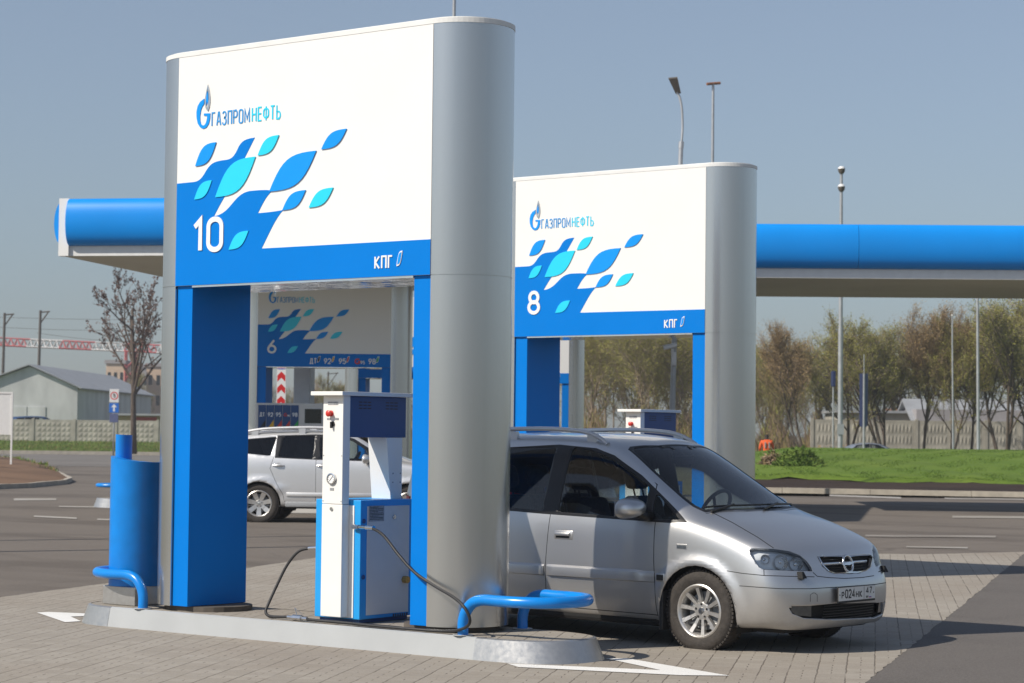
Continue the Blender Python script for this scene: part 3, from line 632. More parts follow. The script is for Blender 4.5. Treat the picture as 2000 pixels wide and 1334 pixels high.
# ------------------------------------------------------------------ gas dispenser
def onY(px, py, Y):
    r = ray(px, py); return CAMP + r * ((Y - CAMP.y) / r.y)
def dispenser(off, label):
    root = empty('gas_dispenser', off + Vector((-1.03, 0.38, 0.165)), 0, label, 'gas dispenser', 'gas dispensers under the pylons')
    ox, oy = 1.03, -0.38   # local = gate coords + this
    X = lambda v: v + ox
    Y = lambda v: v + oy
    z0 = 0.165; Zl = lambda v: v - z0
    # cabinet
    bm = BM(); x0, x1, y0, y1 = X(-1.265), X(-0.80), Y(0.165), Y(0.80)
    box(bm, x0, x1, y0, y1, Zl(0.195), Zl(1.11), 0.006); cab = link('cabinet', bm, 'displight', root)
    bm = BM(); box(bm, x0 + .03, x1 - .03, y0 + .03, y1 - .03, Zl(0.166), Zl(0.194)); link('cabinet_foot', bm, 'dispblue', cab)
    for s in (1, -1):
        xs = x1 if s == 1 else x0
        bm = BM(); box(bm, *( (xs + .0005, xs + .006) if s == 1 else (xs - .006, xs - .0005)), y0 + .072, y1 - .06, Zl(0.225), Zl(1.062), 0.002); p = link('side_panel', bm, 'dispgrey', cab)
        bm = BM(); disc(bm, (xs + s * .006, y0 + .385, Zl(0.975)), (s, 0, 0), 0.016, 0.010); disc(bm, (xs + s * .016, y0 + .385, Zl(0.975)), (s, 0, 0), 0.008, 0.004); link('panel_lock', bm, 'bright', p)
        bm = BM()
        for zz in (0.95, 0.52): disc(bm, (xs + s * .0005, y0 + .035, Zl(zz)), (s, 0, 0), 0.018, 0.006)
        link('hinge_stud', bm, 'dispblue', cab)
        if s == 1:
            bm = BM(); box(bm, xs + .0065, xs + .009, y0 + .085, y0 + .265, Zl(.945), Zl(1.066)); pl = link('rating_plate', bm, 'label', p)
            bm = BM()
            for i in range(9): box(bm, xs + .0092, xs + .0098, y0 + .095, y0 + .095 + (.16 if i % 3 else .10), Zl(1.052 - i * .0115), Zl(1.056 - i * .0115))
            link('plate_print', bm, 'ink', pl)
            bm = BM(); disc(bm, (xs + .0, y1 - .12, Zl(.48)), (1, 0, 0), 0.028, 0.05, 8); link('hose_stub', bm, 'brass', cab)
            bm = BM()
            for i in range(7): box(bm, xs - .002, xs + .0025, y1 - .24 + i * .027, y1 - .225 + i * .027, Zl(.197), Zl(.218))
            link('vent_slots', bm, 'ink', cab)
    bm = BM(); box(bm, X(-1.265) + .10, x1 - .062, y0 - .006, y0 - .0005, Zl(0.205), Zl(1.068), 0.002); link('front_panel', bm, 'dispwhite', cab)
    # front column in two lengths
    cx0, cx1, cy0 = X(-1.122), X(-0.912), Y(0.075)
    bm = BM(); box(bm, cx0, cx1, cy0, Y(0.158), Zl(0.212), Zl(1.075), 0.004); low = link('front_column', bm, 'dispwhite', root)
    bm = BM(); box(bm, cx0, cx1 - .003, cy0, Y(0.158), Zl(1.078), Zl(1.913), 0.004); colm = link('front_column', bm, 'dispwhite', root)
    bm = BM(); cc = cx0 + .102; disc(bm, (cc, cy0, Zl(1.040)), (0, -1, 0), .014, .008); link('column_lock', bm, 'bright', low)
    bm = BM(); lathe(bm, [(.024, 0), (.024, .008), (.017, .010), (.016, .024), (.024, .027), (.025, .038), (.018, .044), (0, .046)], (cc - .018, cy0, Zl(1.775)), (0, -1, 0), 20); e = link('emergency_button', bm, 'red', colm, True, 40)
    bm = BM(); lathe(bm, [(.021, 0), (.020, .010), (.0, .012)], (cc, cy0, Zl(1.695)), (0, -1, 0), 18); box(bm, cc - .007, cc + .007, cy0 - .028, cy0 - .008, Zl(1.662), Zl(1.712), .003); link('selector_knob', bm, 'trim', colm)
    for a_, b_, c_, d_ in ((-.052, .052, 1.843, 1.866), (-.06, -.024, 1.726, 1.742), (.024, .06, 1.726, 1.742), (-.02, .02, 1.182, 1.202)):
        bm = BM(); box(bm, cc + a_, cc + b_, cy0 - .003, cy0 - .0003, Zl(c_), Zl(d_)); link('label_strip', bm, 'label', colm)
    bm = BM(); lathe(bm, [(.044, 0), (.044, .016), (.036, .018), (.036, .010), (.0, .010)], (cc, cy0, Zl(1.272)), (0, -1, 0), 28); ga = link('pressure_gauge', bm, 'bright', colm, True, 40)
    bm = BM(); disc(bm, (cc, cy0 - .0101, Zl(1.272)), (0, -1, 0), .035, .002, 24); link('gauge_dial', bm, 'letter', ga)
    bm = BM(); stroke(bm, [(-.016, -.016), (.018, .02)], .005, (Vector((cc, cy0 - .0122, Zl(1.272))), Vector((1, 0, 0)), Vector((0, 0, 1)), Vector((0, -1, 0))), .001, 0)
    for k in range(9):
        a = RAD(225 - k * 33.75); stroke(bm, [(.026 * cos(a), .026 * sin(a)), (.033 * cos(a), .033 * sin(a))], .003, (Vector((cc, cy0 - .0122, Zl(1.272))), Vector((1, 0, 0)), Vector((0, 0, 1)), Vector((0, -1, 0))), .001, 0)
    link('gauge_needle', bm, 'ink', ga)
    bm = BM()
    for zz in (1.45, 1.10):
        for xx in (cx0 + .012, cx1 - .012): disc(bm, (xx, cy0, Zl(zz)), (0, -1, 0), .005, .002, 8)
    link('column_screw', bm, 'label', colm)
    # upper housing, cap, rear column
    bm = BM(); box(bm, cx0 + .004, cx1 - .006, Y(0.1585), Y(0.83), Zl(1.593), Zl(1.912), 0.003); up = link('upper_housing', bm, 'dispblue', root)
    for s in (1, -1):
        xs = cx1 - .006 if s == 1 else cx0 + .004
        for yy in (0.26, 0.58):
            bm = BM()
            for i in range(3):
                for k in range(3):
                    box(bm, *sorted((xs + s * .0003, xs + s * .0012)), Y(yy + i * .052), Y(yy + i * .052 + .040), Zl(1.815 + k * .024), Zl(1.823 + k * .024))
            link('vent_slots', bm, 'ink', up)
    bm = BM(); box(bm, cx0 - .075, cx1 + .045, Y(0.01), Y(0.86), Zl(1.9135), Zl(1.945), 0.004); link('roof_cap', bm, 'dispwhite', root)
    bm = BM(); prism(bm, [(cx0 + .006, Y(.60), Zl(1.592)), (cx0 + .006, Y(.655), Zl(1.1105)), (cx0 + .006, Y(.79), Zl(1.1105)), (cx0 + .006, Y(.79), Zl(1.592))], (cx1 - cx0 - .014, 0, 0)); rc = link('rear_column', bm, 'dispwhite', root)
    bm = BM()
    for zz in (1.31, 1.24):
        for yy in (.68, .77): disc(bm, (cx1 - .008, Y(yy), Zl(zz)), (1, 0, 0), .006, .003, 8)
    link('column_screw', bm, 'label', rc)
    return root
D10 = dispenser(G10, 'white and blue gas dispenser with red button under pylon 10')
dispenser(G8, 'white and blue gas dispenser with red button behind the minivan roof')
def hose(name, pts, label, fit_px):
    root = empty(name, pts[0], 0, label, 'hose', 'black filling hoses'); o = Vector(pts[0])
    bm = BM(); tube(bm, [Vector(p) - o for p in pts], 0.0115, 10, smooth_path=6); link('rubber_hose', bm, 'black', root, True)
    return root, o
hp = [onY(690, 1029, 12.655), onY(722, 1031, 12.60), onY(748, 1045, 12.53), onY(778, 1083, 12.47), onY(810, 1118, 12.455), onY(850, 1145, 12.445), onY(885, 1166, 12.40), onY(905, 1184, 12.36), onY(917, 1206, 12.37), onY(914, 1222, 12.40), onY(893, 1231, 12.44)]
lie = [(-10.13, 12.49, .182), (-10.4, 12.47, .182), (-10.75, 12.475, .182), (-11.0, 12.50, .182)]
r_, o_ = hose('filling_hose', hp + lie, 'black rubber hose hanging from the right side of the near dispenser', None)
bm = BM()
a, b = hp[0] - o_, hp[1] - o_
tube(bm, [a, a.lerp(b, .35)], .019, 8); tube(bm, [a.lerp(b, .36), a.lerp(b, .8)], .014, 6); tube(bm, [a.lerp(b, .8), b, b + (b - a) * .25], .0175, 12)
link('metal_fitting', bm, 'bright', r_, True, 40)
hl = [onY(619, 1070, 12.80), onY(603, 1071, 12.80), onY(582, 1078, 12.78), onY(560, 1105, 12.74), onY(540, 1145, 12.68), onY(524, 1180, 12.62), onY(519, 1194, 12.59), onY(525, 1204, 12.57), onY(545, 1208, 12.56)]
hl = [Vector((p.x, p.y, max(p.z, .181))) for p in hl]
ve = [onY(562, 1209, 12.55), onY(600, 1211, 12.53)]
ve = [Vector((p.x, p.y, .187)) for p in ve]
hl2 = [(ve[1].x, ve[1].y, .182), (-11.4, 12.52, .182), (-11.1, 12.515, .182), (-10.8, 12.50, .182), (-10.5, 12.485, .182)]
r_, o_ = hose('filling_hose', hl + [ve[0]], 'black rubber hose looping down from the left side of the near dispenser', None)
bm = BM(); tube(bm, [Vector(p) - o_ for p in hl2], .0115, 10, smooth_path=5); link('rubber_hose', bm, 'black', r_, True)
bm = BM(); a, b = ve[0] - o_, ve[1] - o_
tube(bm, [a, a.lerp(b, .3)], .013, 8); tube(bm, [a.lerp(b, .28), a.lerp(b, .72)], .024, 8); tube(bm, [a.lerp(b, .7), b], .014, 8)
tube(bm, [a.lerp(b, .45), a.lerp(b, .45) + Vector((0, 0, .03)), a.lerp(b, .35) + Vector((0, 0, .075))], .004, 6); tube(bm, [a.lerp(b, .35) + Vector((0, 0, .075)), a.lerp(b, .75) + Vector((0, 0, .03))], .002, 5)
v = link('shutoff_valve', bm, 'bright', r_, True, 40)
bm = BM(); tube(bm, [hl[0] - o_, hl[1] - o_], .014, 8); link('metal_fitting', bm, 'bright', r_, True, 40)
p0 = Vector((-11.57, 12.95, .50)); bm = BM(); tube(bm, [(0, 0, 0), (-.03, 0, -.05), (-.045, 0, -.15), (-.03, 0, -.25), (.0, 0, -.30)], .014, 8, smooth_path=5)
root = empty('drain_hose', p0, 0, 'short black hose loop on the left wall of the near dispenser', 'hose'); link('rubber_hose', bm, 'black', root, True)

# ------------------------------------------------------------------ curved blue cabinet beside the left column
cq = gnd(272, 1160, 0.165); cq = Vector((cq.x, 12.86, 0.165)); _p = onY(272, 1000, 12.86); cq.x = _p.x
cabr = empty('service_cabinet', cq, 0, 'curved blue cabinet on a steel base at the left end of the near island', 'service cabinet')
def drum(r, z0, za, slope, n=40):
    bm = BM(); A = []; B = []
    for k_ in range(n):
        a = 2 * pi * k_ / n; x, y = r * cos(a), r * 1.25 * sin(a)
        A.append(bm.verts.new((x, y, z0))); B.append(bm.verts.new((x, y, za - slope * (x + r) - .22 * max(0, -.605 * x + .796 * y))))
    for k_ in range(n): bm.faces.new((A[k_], A[(k_ + 1) % n], B[(k_ + 1) % n], B[k_]))
    bm.faces.new(B); bm.faces.new(A[::-1]); return bm
link('curved_shell', drum(.215, .155, onY(222, 888, 12.86).z - .165, .13), 'pipe', cabr, True, 40)
bm = drum(.062, .6, onY(240, 848, 12.86).z - .165, .05); bmesh.ops.translate(bm, verts=bm.verts[:], vec=(onY(242, 870, 12.86).x - cq.x, 0, 0)); link('inner_tube', bm, 'pipe', cabr, True, 40)
bm = BM(); box(bm, -.17, .22, -.24, .24, .0, .153, .004); link('steel_base', bm, 'galv', cabr)
# ------------------------------------------------------------------ cars
def car_cage(T):
    """box-topology cage: stations along the car, six side rows, five roof columns, front and rear grids"""
    bm = BM(); V = {}
    st = T['st']; n = len(st)
    def X(xc, xs, y): return xc + (xs - xc) * min(1.2, (abs(y) / T['ymax'])) ** 2
    for i, (xc, xs, side, top) in enumerate(st):
        pts = list(side) + list(top)      # (y,z[,dx]) r1..r6, r7..r11
        for j, p in enumerate(pts):
            y, z = p[0], p[1]; x = (xs if j < 6 else X(xc, xs, y)) + (p[2] if len(p) > 2 else 0)
            for s in ((1, -1) if j < 10 else (1,)):
                v = bm.verts.new((x, s * y, z)); V[(s, i, j)] = v
                if j == 10: V[(-1, i, j)] = v
    for i in range(n - 1):
        for j in range(10):
            for s in (1, -1):
                q = [V[(s, i, j)], V[(s, i, j + 1)], V[(s, i + 1, j + 1)], V[(s, i + 1, j)]]
                f = bm.faces.new(q if s == 1 else q[::-1])
                f.material_index = 0 if j < 5 else (1 if j < 7 else 2)
    for end, i, grid in (('F', 0, T['front']), ('R', n - 1, T['rear'])):
        # grid[row r1..r5][col r7..r11] -> (x, y, z)
        Gd = {}
        for r in range(5):
            for c in range(5):
                x, y, z = grid[r][c]
                for s in ((1, -1) if c < 4 else (1,)):
                    v = bm.verts.new((x, s * y, z)); Gd[(s, r, c)] = v
                    if c == 4: Gd[(-1, r, c)] = v
        def g(s, r, c):
            if r == 5: return V[(s, i, 5 + (c + 1))]
            if c == -1: return V[(s, i, r)]
            return Gd[(s, r, c)]
        for r in range(5):
            for c in range(-1, 4):
                for s in (1, -1):
                    q = [g(s, r, c), g(s, r, c + 1), g(s, r + 1, c + 1), g(s, r + 1, c)]
                    f = bm.faces.new(q if (s == 1) == (end == 'F') else q[::-1]); f.material_index = 3 if end == 'F' else 4
    bmesh.ops.recalc_face_normals(bm, faces=bm.faces[:])
    return bm
def subsurf(bm, lv):
    me = bpy.data.meshes.new('cage'); bm.to_mesh(me); bm.free()
    o = bpy.data.objects.new('cage', me); COL.objects.link(o)
    m = o.modifiers.new('s', 'SUBSURF'); m.levels = lv; m.render_levels = lv
    dg = bpy.context.evaluated_depsgraph_get(); me2 = bpy.data.meshes.new_from_object(o.evaluated_get(dg))
    out = BM(); out.from_mesh(me2)
    bpy.data.objects.remove(o); bpy.data.meshes.remove(me); bpy.data.meshes.remove(me2)
    return out
def carve(bm, faces, planes):
    """cut the given faces by a convex set of planes; returns the faces inside"""
    cur = [f for f in faces if f.is_valid]
    for co, no in planes:
        if not cur: return []
        geo = list({v for f in cur for v in f.verts}) + list({e for f in cur for e in f.edges}) + cur
        r = bmesh.ops.bisect_plane(bm, geom=geo, dist=1e-5, plane_co=co, plane_no=no)
        cand = set(f for f in r['geom'] if isinstance(f, bmesh.types.BMFace)) | set(f for f in cur if f.is_valid)
        cur = [f for f in cand if (f.calc_center_median() - co).dot(no) < 0]
    return cur
def planes2d(poly, conv, d):
    """poly in 2D (convex), conv -> 3D point, d = projection direction"""
    P = [Vector(conv(*p)) for p in poly]; d = Vector(d); c = sum(P, Vector()) / len(P); out = []
    for i in range(len(P)):
        n = (P[(i + 1) % len(P)] - P[i]).cross(d)
        if n.length < 1e-9: continue
        n.normalize()
        if (c - P[i]).dot(n) > 0: n = -n
        out.append((P[i], n))
    return out
SIDE = (lambda a, b: (a, 0, b)), (0, 1, 0)
TOP = (lambda a, b: (a, b, 0)), (0, 0, 1)
FRONT = (lambda a, b: (0, a, b)), (1, 0, 0)
def segpoly(p, q, w):
    p, q = Vector(p), Vector(q); t = (q - p).normalized(); n = Vector((-t.y, t.x)) * w / 2; e = t * w * .2
    return [p + n - e, q + n + e, q - n + e, p - n - e]
def take(bm, faces, off=0.0, thick=0.0):
    """copy faces into a new bmesh (moved along normals by off)"""
    nb = BM(); mp = {}
    for f in faces:
        vs = []
        for v in f.verts:
            if v not in mp: mp[v] = nb.verts.new(v.co + v.normal * off)
            vs.append(mp[v])
        try: nb.faces.new(vs)
        except ValueError: pass
    return nb
MATS = {'body': 0, 'trim': 1, 'gap': 2}
def build_car(T, name, label, cat, loc, yaw, paint, level=3, group=None, pix=None, scale=1.0):
    root = empty(name, loc, yaw, label, cat, group); root.scale = (scale,) * 3
    # local frame: x backward from the nose, y to the car's left when facing +x world is negative side nearest the camera
    flip = Matrix.Rotation(pi, 4, 'Z')
    bm = subsurf(car_cage(T), level)
    reg = bm.faces.layers.int.new('reg')
    for f in bm.faces: f[reg] = f.material_index; f.material_index = 0; f.smooth = True
    wr = T['wheel_r']; wx = T['wheels']; wz = T.get('wheel_z', wr)
    for v in bm.verts:                                     # flared arches
        if abs(v.co.y) > .55:
            for x in wx:
                d = math.hypot(v.co.x - x, v.co.z - wz); Ra = T['arch_r']
                if d < Ra + .13 and v.co.z > .2:
                    t = max(0, 1 - abs(d - Ra - .02) / .085); v.co.y += math.copysign(T.get('flare', .016) * t * t * (3 - 2 * t), v.co.y)
    bm.normal_update(); bm.faces.ensure_lookup_table()
    tree = BVHTree.FromBMesh(bm)
    def ys(x, z, s=-1):
        h = tree.ray_cast(Vector((x, s * 2, z)), Vector((0, -s, 0)))
        return h[0].y if h[0] else s * .85
    def zt(x, y):
        h = tree.ray_cast(Vector((x, y, 3)), Vector((0, 0, -1))); return h[0].z if h[0] else 1.0
    def xf(y, z, end=-1):
        h = tree.ray_cast(Vector((-2 if end < 0 else 8, y, z)), Vector((-end, 0, 0))); return h[0].x if h[0] else 0
    def regf(rs, box_=None):
        out = []
        for f in bm.faces:
            if f[reg] in rs:
                if box_:
                    c = f.calc_center_median()
                    if not all(a - .12 <= c[k] <= b + .12 for k, (a, b) in box_.items()): continue
                out.append(f)
        return out
    def bounds(poly, k0, k1):
        return {k0: (min(p[0] for p in poly), max(p[0] for p in poly)), k1: (min(p[1] for p in poly), max(p[1] for p in poly))}
    # pixel-traced pieces: camera rays through the photograph's outline of a real part, mirrored to the other side
    parts = {}
    if pix:
        inv = (Matrix.Translation(loc) @ Matrix.Rotation(yaw, 4, 'Z') @ Matrix.Scale(scale, 4) @ flip).inverted()
        o = inv @ CAMP; rot = inv.to_3x3()
        def pplanes(poly, mirror=False):
            R_ = [rot @ ray(*p) for p in poly]; oo = o.copy()
            if mirror:
                R_ = [Vector((v.x, -v.y, v.z)) for v in R_]; oo.y = -oo.y
            c = sum(R_, Vector()); out = []
            for i in range(len(R_)):
                n = R_[i].cross(R_[(i + 1) % len(R_)])
                if n.length < 1e-12: continue
                n.normalize()
                if c.dot(n) > 0: n = -n
                out.append((oo, n))
            return out, oo
        def pcarve(poly, mirror=False, xmax=1.35):
            pl, oo = pplanes(poly, mirror)
            fs = [f for f in bm.faces if f.calc_center_median().x < xmax and f.normal.dot(f.calc_center_median() - oo) < 0 and f.material_index != 9]
            return carve(bm, fs, pl)
        for nm, poly, mirror in pix:
            for mrr in ((False, True) if mirror else (False,)):
                got = pcarve(poly, mrr)
                if nm == 'gap':
                    for f in got:
                        if f.material_index == 0: f.material_index = 2
                elif nm.startswith('mat'):
                    for f in got: f.material_index = 1
                else:
                    parts.setdefault(nm, []).append(take(bm, got, 0.0))
                    bmesh.ops.delete(bm, geom=got, context='FACES')
    # windows: black surrounds, then panes taken out
    panes = []
    for poly in T['surround']:
        for f in carve(bm, regf((1, 0, 2), bounds(poly, 0, 2)), planes2d(poly, *SIDE)):
            if abs(f.normal.y) > .35: f.material_index = 1
    for nm, poly, mat in T['side_glass']:
        got = [f for f in carve(bm, [f for f in regf((1, 0, 2), bounds(poly, 0, 2)) if abs(f.normal.y) > .3], planes2d(poly, *SIDE))]
        for s in (-1, 1):
            g2 = [f for f in got if f.calc_center_median().y * s > 0]
            panes.append((nm, take(bm, g2, -.006), mat))
        bmesh.ops.delete(bm, geom=got, context='FACES')
    def halves(P):
        yc = next(y for x, y in P[1:] if y > 0); k = len(P) - 2       # centre strip and one convex wing each side
        mid = [(P[1][0], -P[1][1]), P[0], P[1], (P[k][0], P[1][1]), (P[k][0], -P[1][1])]
        wing = P[1:k] + [(P[k][0], P[1][1])]
        return [mid, wing, [(x, -y) for x, y in wing[::-1]]]
    for q in halves(T['screen_surround']):
        for f in carve(bm, regf((1, 2), bounds(q, 0, 1)), planes2d(q, *TOP)):
            if f.normal.z > .2: f.material_index = 1
    gl_ = []
    for q in halves(T['screen']):
        gl_ += carve(bm, [f for f in regf((1, 2), bounds(q, 0, 1)) if f.normal.z > .2], planes2d(q, *TOP))
    panes.append(('windscreen', take(bm, gl_, -.004), 'glass')); bmesh.ops.delete(bm, geom=gl_, context='FACES')
    poly = T['rear_glass']; full = poly + [(-y, z) for y, z in poly[::-1]]
    got = carve(bm, [f for f in regf((4,)) if f.normal.x > .3], planes2d(full, *FRONT))
    panes.append(('rear_window', take(bm, got, -.004), 'darkglass')); bmesh.ops.delete(bm, geom=got, context='FACES')
    # panel gaps
    for pl in T['gaps']:
        for a, b in zip(pl[:-1], pl[1:]):
            P = segpoly(a, b, .007)
            for f in carve(bm, regf((0, 1), bounds(P, 0, 2)), planes2d(P, *SIDE)):
                if abs(f.normal.y) > .35 and f.material_index == 0: f.material_index = 2
    for pl in T.get('topgaps', []):
        for s in (1, -1):
            for a, b in zip(pl[:-1], pl[1:]):
                P = segpoly((a[0], a[1] * s), (b[0], b[1] * s), .008)
                for f in carve(bm, regf((1, 2), bounds(P, 0, 1)), planes2d(P, *TOP)):
                    if f.normal.z > .3 and f.material_index == 0: f.material_index = 2
    # tail lamps
    for poly in T['tail']:
        for s in (1, -1):
            P = [(y * s, z) for y, z in poly]
            got = carve(bm, [f for f in regf((4, 0, 1), {0: (T['len'] - .25, T['len'] + .2)}) if f.normal.x > .25], planes2d(P, *FRONT))
            b2 = take(bm, got, .004)
            if b2.faces: link('tail_lamp', xf_(b2, flip), 'red', root, True)
            else: b2.free()
            bmesh.ops.delete(bm, geom=got, context='FACES')
    # wheel arches
    for x in wx:
        P = [(x + T['arch_r'] * cos(2 * pi * k / 28), wz + T['arch_r'] * sin(2 * pi * k / 28)) for k in range(28)]
        got = carve(bm, [f for f in regf((0, 3, 4), bounds(P, 0, 2)) if abs(f.normal.y) > .3], planes2d(P, *SIDE))
        bmesh.ops.delete(bm, geom=[f for f in got if f.is_valid], context='FACES')
    loose = [v for v in bm.verts if not v.link_faces]; bmesh.ops.delete(bm, geom=loose, context='VERTS')
    bmesh.ops.transform(bm, matrix=flip, verts=bm.verts[:])
    bm.faces.layers.int.remove(bm.faces.layers.int['reg'])
    body = link('body', bm, [paint, 'trim', 'dark', 'cabin'], root, True, 50)
    md = body.modifiers.new('thickness', 'SOLIDIFY'); md.thickness = 0.022; md.offset = -1; md.material_offset = 3; md.material_offset_rim = 0; md.use_even_offset = False
    for nm, b, mat in panes:
        if not b.faces: b.free(); continue
        link(nm, xf_(b, flip), mat, root, True)
    # underbody and wheel housings
    L_ = T['len']; zb = T['floor']
    bm = BM(); box(bm, .25, L_ - .2, -.60, .60, zb, zb + .12, .03)
    for x0, x1 in ((wx[0] + .40, wx[1] - .40),): box(bm, x0, x1, -.80, .80, zb, zb + .10, .03)
    link('underbody', xf_(bm, flip), 'dark', root)
    for x in wx:
        for s in (1, -1):
            bm = BM(); n = 18; A = []; Rr = T['arch_r'] + .012
            for k in range(n + 1):
                a = RAD(-25 + 230 * k / n); A.append((x + Rr * cos(a), wz + Rr * sin(a)))
            I = [bm.verts.new((p[0], s * .52, p[1])) for p in A]; O = [bm.verts.new((p[0], s * (T['ymax'] - .055), p[1])) for p in A]
            for k in range(n): bm.faces.new((I[k], O[k], O[k + 1], I[k + 1]))
            bm.faces.new(I); link('wheel_housing', xf_(bm, flip), 'dark', root)
    # cabin
    if T.get('cabin', True):
        c = T['cab']
        bm = BM(); P = [(c['dash'], c['dz'] - .02), (c['dash'] + .35, c['dz'] + .01), (c['dash'] + .52, c['dz'] - .06), (c['dash'] + .55, c['dz'] - .5), (c['dash'], c['dz'] - .5)]
        prism(bm, [(p[0], -.70, p[1]) for p in P], (0, 1.40, 0)); bmesh.ops.bevel(bm, geom=bm.edges[:], offset=.02, segments=2, affect='EDGES')
        link('dashboard', xf_(bm, flip), 'cabin', root, True, 40)
        bm = BM(); cx, cy, cz = c['dash'] + .66, -T.get('drive', 1) * -.36, c['dz'] + .03
        lathe(bm, [(.175 + .016 * cos(2 * pi * k / 8), .016 * sin(2 * pi * k / 8)) for k in range(8)], (cx, cy, cz), (.86, 0, .5), 28, close=True)
        tube(bm, [(cx, cy, cz), (cx - .16, cy, cz - .09)], .03, 8)
        for k in (0, 2.2, 4.1):
            d = Vector((.86, 0, .5)).normalized(); a = d.orthogonal().normalized(); b_ = d.cross(a)
            tube(bm, [(cx, cy, cz), Vector((cx, cy, cz)) + (a * cos(k) + b_ * sin(k)) * .17], .014, 6)
        link('steering_wheel', xf_(bm, flip), 'cabin', root, True, 50)
        for xs_, ysl in c['seats']:
            for y in ysl:
                bm = BM(); box(bm, xs_ - .25, xs_ + .27, y - .25, y + .25, zb + .22, zb + .46, .06)
                R_ = Matrix.Translation((xs_ + .27, y, zb + .40)) @ Matrix.Rotation(RAD(17), 4, 'Y')
                box(bm, -.08, .07, -.24, .24, 0, .60, .07, mat=R_)
                seat = link('seat', xf_(bm, flip), 'seat', root, True, 60)
                bm = BM(); box(bm, -.06, .04, -.135, .135, .66, .86, .045, mat=R_); tube(bm, [R_ @ Vector((0, -.06, .58)), R_ @ Vector((0, -.06, .70))], .008, 6); tube(bm, [R_ @ Vector((0, .06, .58)), R_ @ Vector((0, .06, .70))], .008, 6)
                link('headrest', xf_(bm, flip), 'seat', seat, True, 60)
    # wheels
    for x in wx:
        for s in (1, -1):
            wheel(T, root, x, s, wz, flip)
    return root, parts, dict(ys=ys, zt=zt, xf=xf, flip=flip)
def xf_(bm, m):
    bmesh.ops.transform(bm, matrix=m, verts=bm.verts[:]); return bm
def wheel(T, root, x, s, wz, flip):
    r, w, yo = T['wheel_r'], T['tyre_w'], T['wheel_y']; rim = T['rim_r']
    o = Vector((x, s * (yo - w), wz)); ax = (0, s, 0)
    bm = BM(); lathe(bm, [(rim - .01, .015), (rim + .01, .005), (r - .035, -.0), (r - .010, .012), (r, .035), (r, w - .035), (r - .010, w - .012), (r - .035, w + .002), (rim + .045, w + .004), (rim + .012, w - .006), (rim, w - .012)], o, ax, 56)
    for k in range(64):                                    # tread blocks
        a = 2 * pi * k / 64; t = Matrix.Translation(o) @ Matrix.Rotation(a, 4, 'Y')
        y0, y1 = sorted((s * .012, s * .055)); box(bm, r - .012, r + .004, y0, y1, -.010, .010, mat=t)
        y0, y1 = sorted((s * (w - .055), s * (w - .012))); box(bm, r - .012, r + .004, y0, y1, -.010, .010, mat=t)
    wh = link('wheel', xf_(bm, flip), 'tyre', root, True, 40)
    bm = BM(); lathe(bm, [(rim + .004, w - .008), (rim - .006, w - .002), (rim - .018, w - .010), (rim - .028, w - .035), (rim - .035, w - .12), (rim - .04, .02)], o, ax, 48)
    hub = w - T['dish']; n = T['spokes']
    for k in range(n):
        a0 = 2 * pi * k / n + T.get('rot', .2)
        hw0, hw1 = T['spoke_w']; d = Vector((cos(a0), 0, sin(a0))); t = Vector((-sin(a0), 0, cos(a0)))
        ri, ro = .045, rim - .016
        for q in range(2):
            a_, b_ = (ri, (ri + ro) / 2) if q == 0 else ((ri + ro) / 2, ro)
            f = lambda rr: hw0 + (hw1 - hw0) * (rr - ri) / (ro - ri)
            h = lambda rr: hub + (w - .016 - hub) * ((rr - ri) / (ro - ri)) ** 1.6
            P = []
            for rr in (a_, b_):
                for sg in (-1, 1):
                    P.append(o + d * rr + t * (sg * f(rr)) + Vector(ax) * h(rr)); P.append(o + d * rr + t * (sg * f(rr) * 1.0) + Vector(ax) * (h(rr) - .03))
            v = [bm.verts.new(p) for p in P]
            for qd in ((0, 2, 6, 4), (0, 4, 5, 1), (2, 3, 7, 6)): bm.faces.new([v[i] for i in qd])
    lathe(bm, [(.0, hub + .006), (.062, hub + .004), (.072, hub - .004), (.074, hub - .04)], o, ax, 28)
    bmesh.ops.recalc_face_normals(bm, faces=bm.faces[:])
    link('rim', xf_(bm, flip), 'alloy', wh, True, 35)
    bm = BM(); lathe(bm, [(rim - .04, w - .125), (0, w - .12)], o, ax, 30); bmesh.ops.recalc_face_normals(bm, faces=bm.faces[:]); link('brake_backing', xf_(bm, flip), 'dark', wh)
    bm = BM(); lathe(bm, [(rim * .72, w - .105), (rim * .72, w - .09), (.06, w - .088)], o, ax, 30); bmesh.ops.recalc_face_normals(bm, faces=bm.faces[:]); link('brake_disc', xf_(bm, flip), 'label', wh, True, 40)
    bm = BM()
    for k in range(5):
        a = 2 * pi * k / 5 + .3; disc(bm, o + Vector((cos(a) * .053, 0, sin(a) * .053)) + Vector(ax) * (hub + .003), ax, .010, .004, 8)
    link('wheel_bolt', xf_(bm, flip), 'ink', wh)
    bm = BM(); lathe(bm, [(.0, hub + .010), (.026, hub + .009), (.030, hub + .004)], o, ax, 20); link('hub_cap', xf_(bm, flip), 'bright', wh, True, 40)
    return wh
def rnd_poly(P, r=.03, n=3):
    """round the corners of a convex polygon"""
    out = []
    m = len(P)
    for i in range(m):
        a, b, c = Vector(P[i - 1]), Vector(P[i]), Vector(P[(i + 1) % m])
        d1, d2 = (a - b), (c - b); k = min(r, d1.length * .45, d2.length * .45)
        p, q = b + d1.normalized() * k, b + d2.normalized() * k
        for j in range(n + 1):
            t = j / n; v = p * (1 - t) ** 2 + b * 2 * t * (1 - t) + q * t * t; out.append((v.x, v.y))
    return out
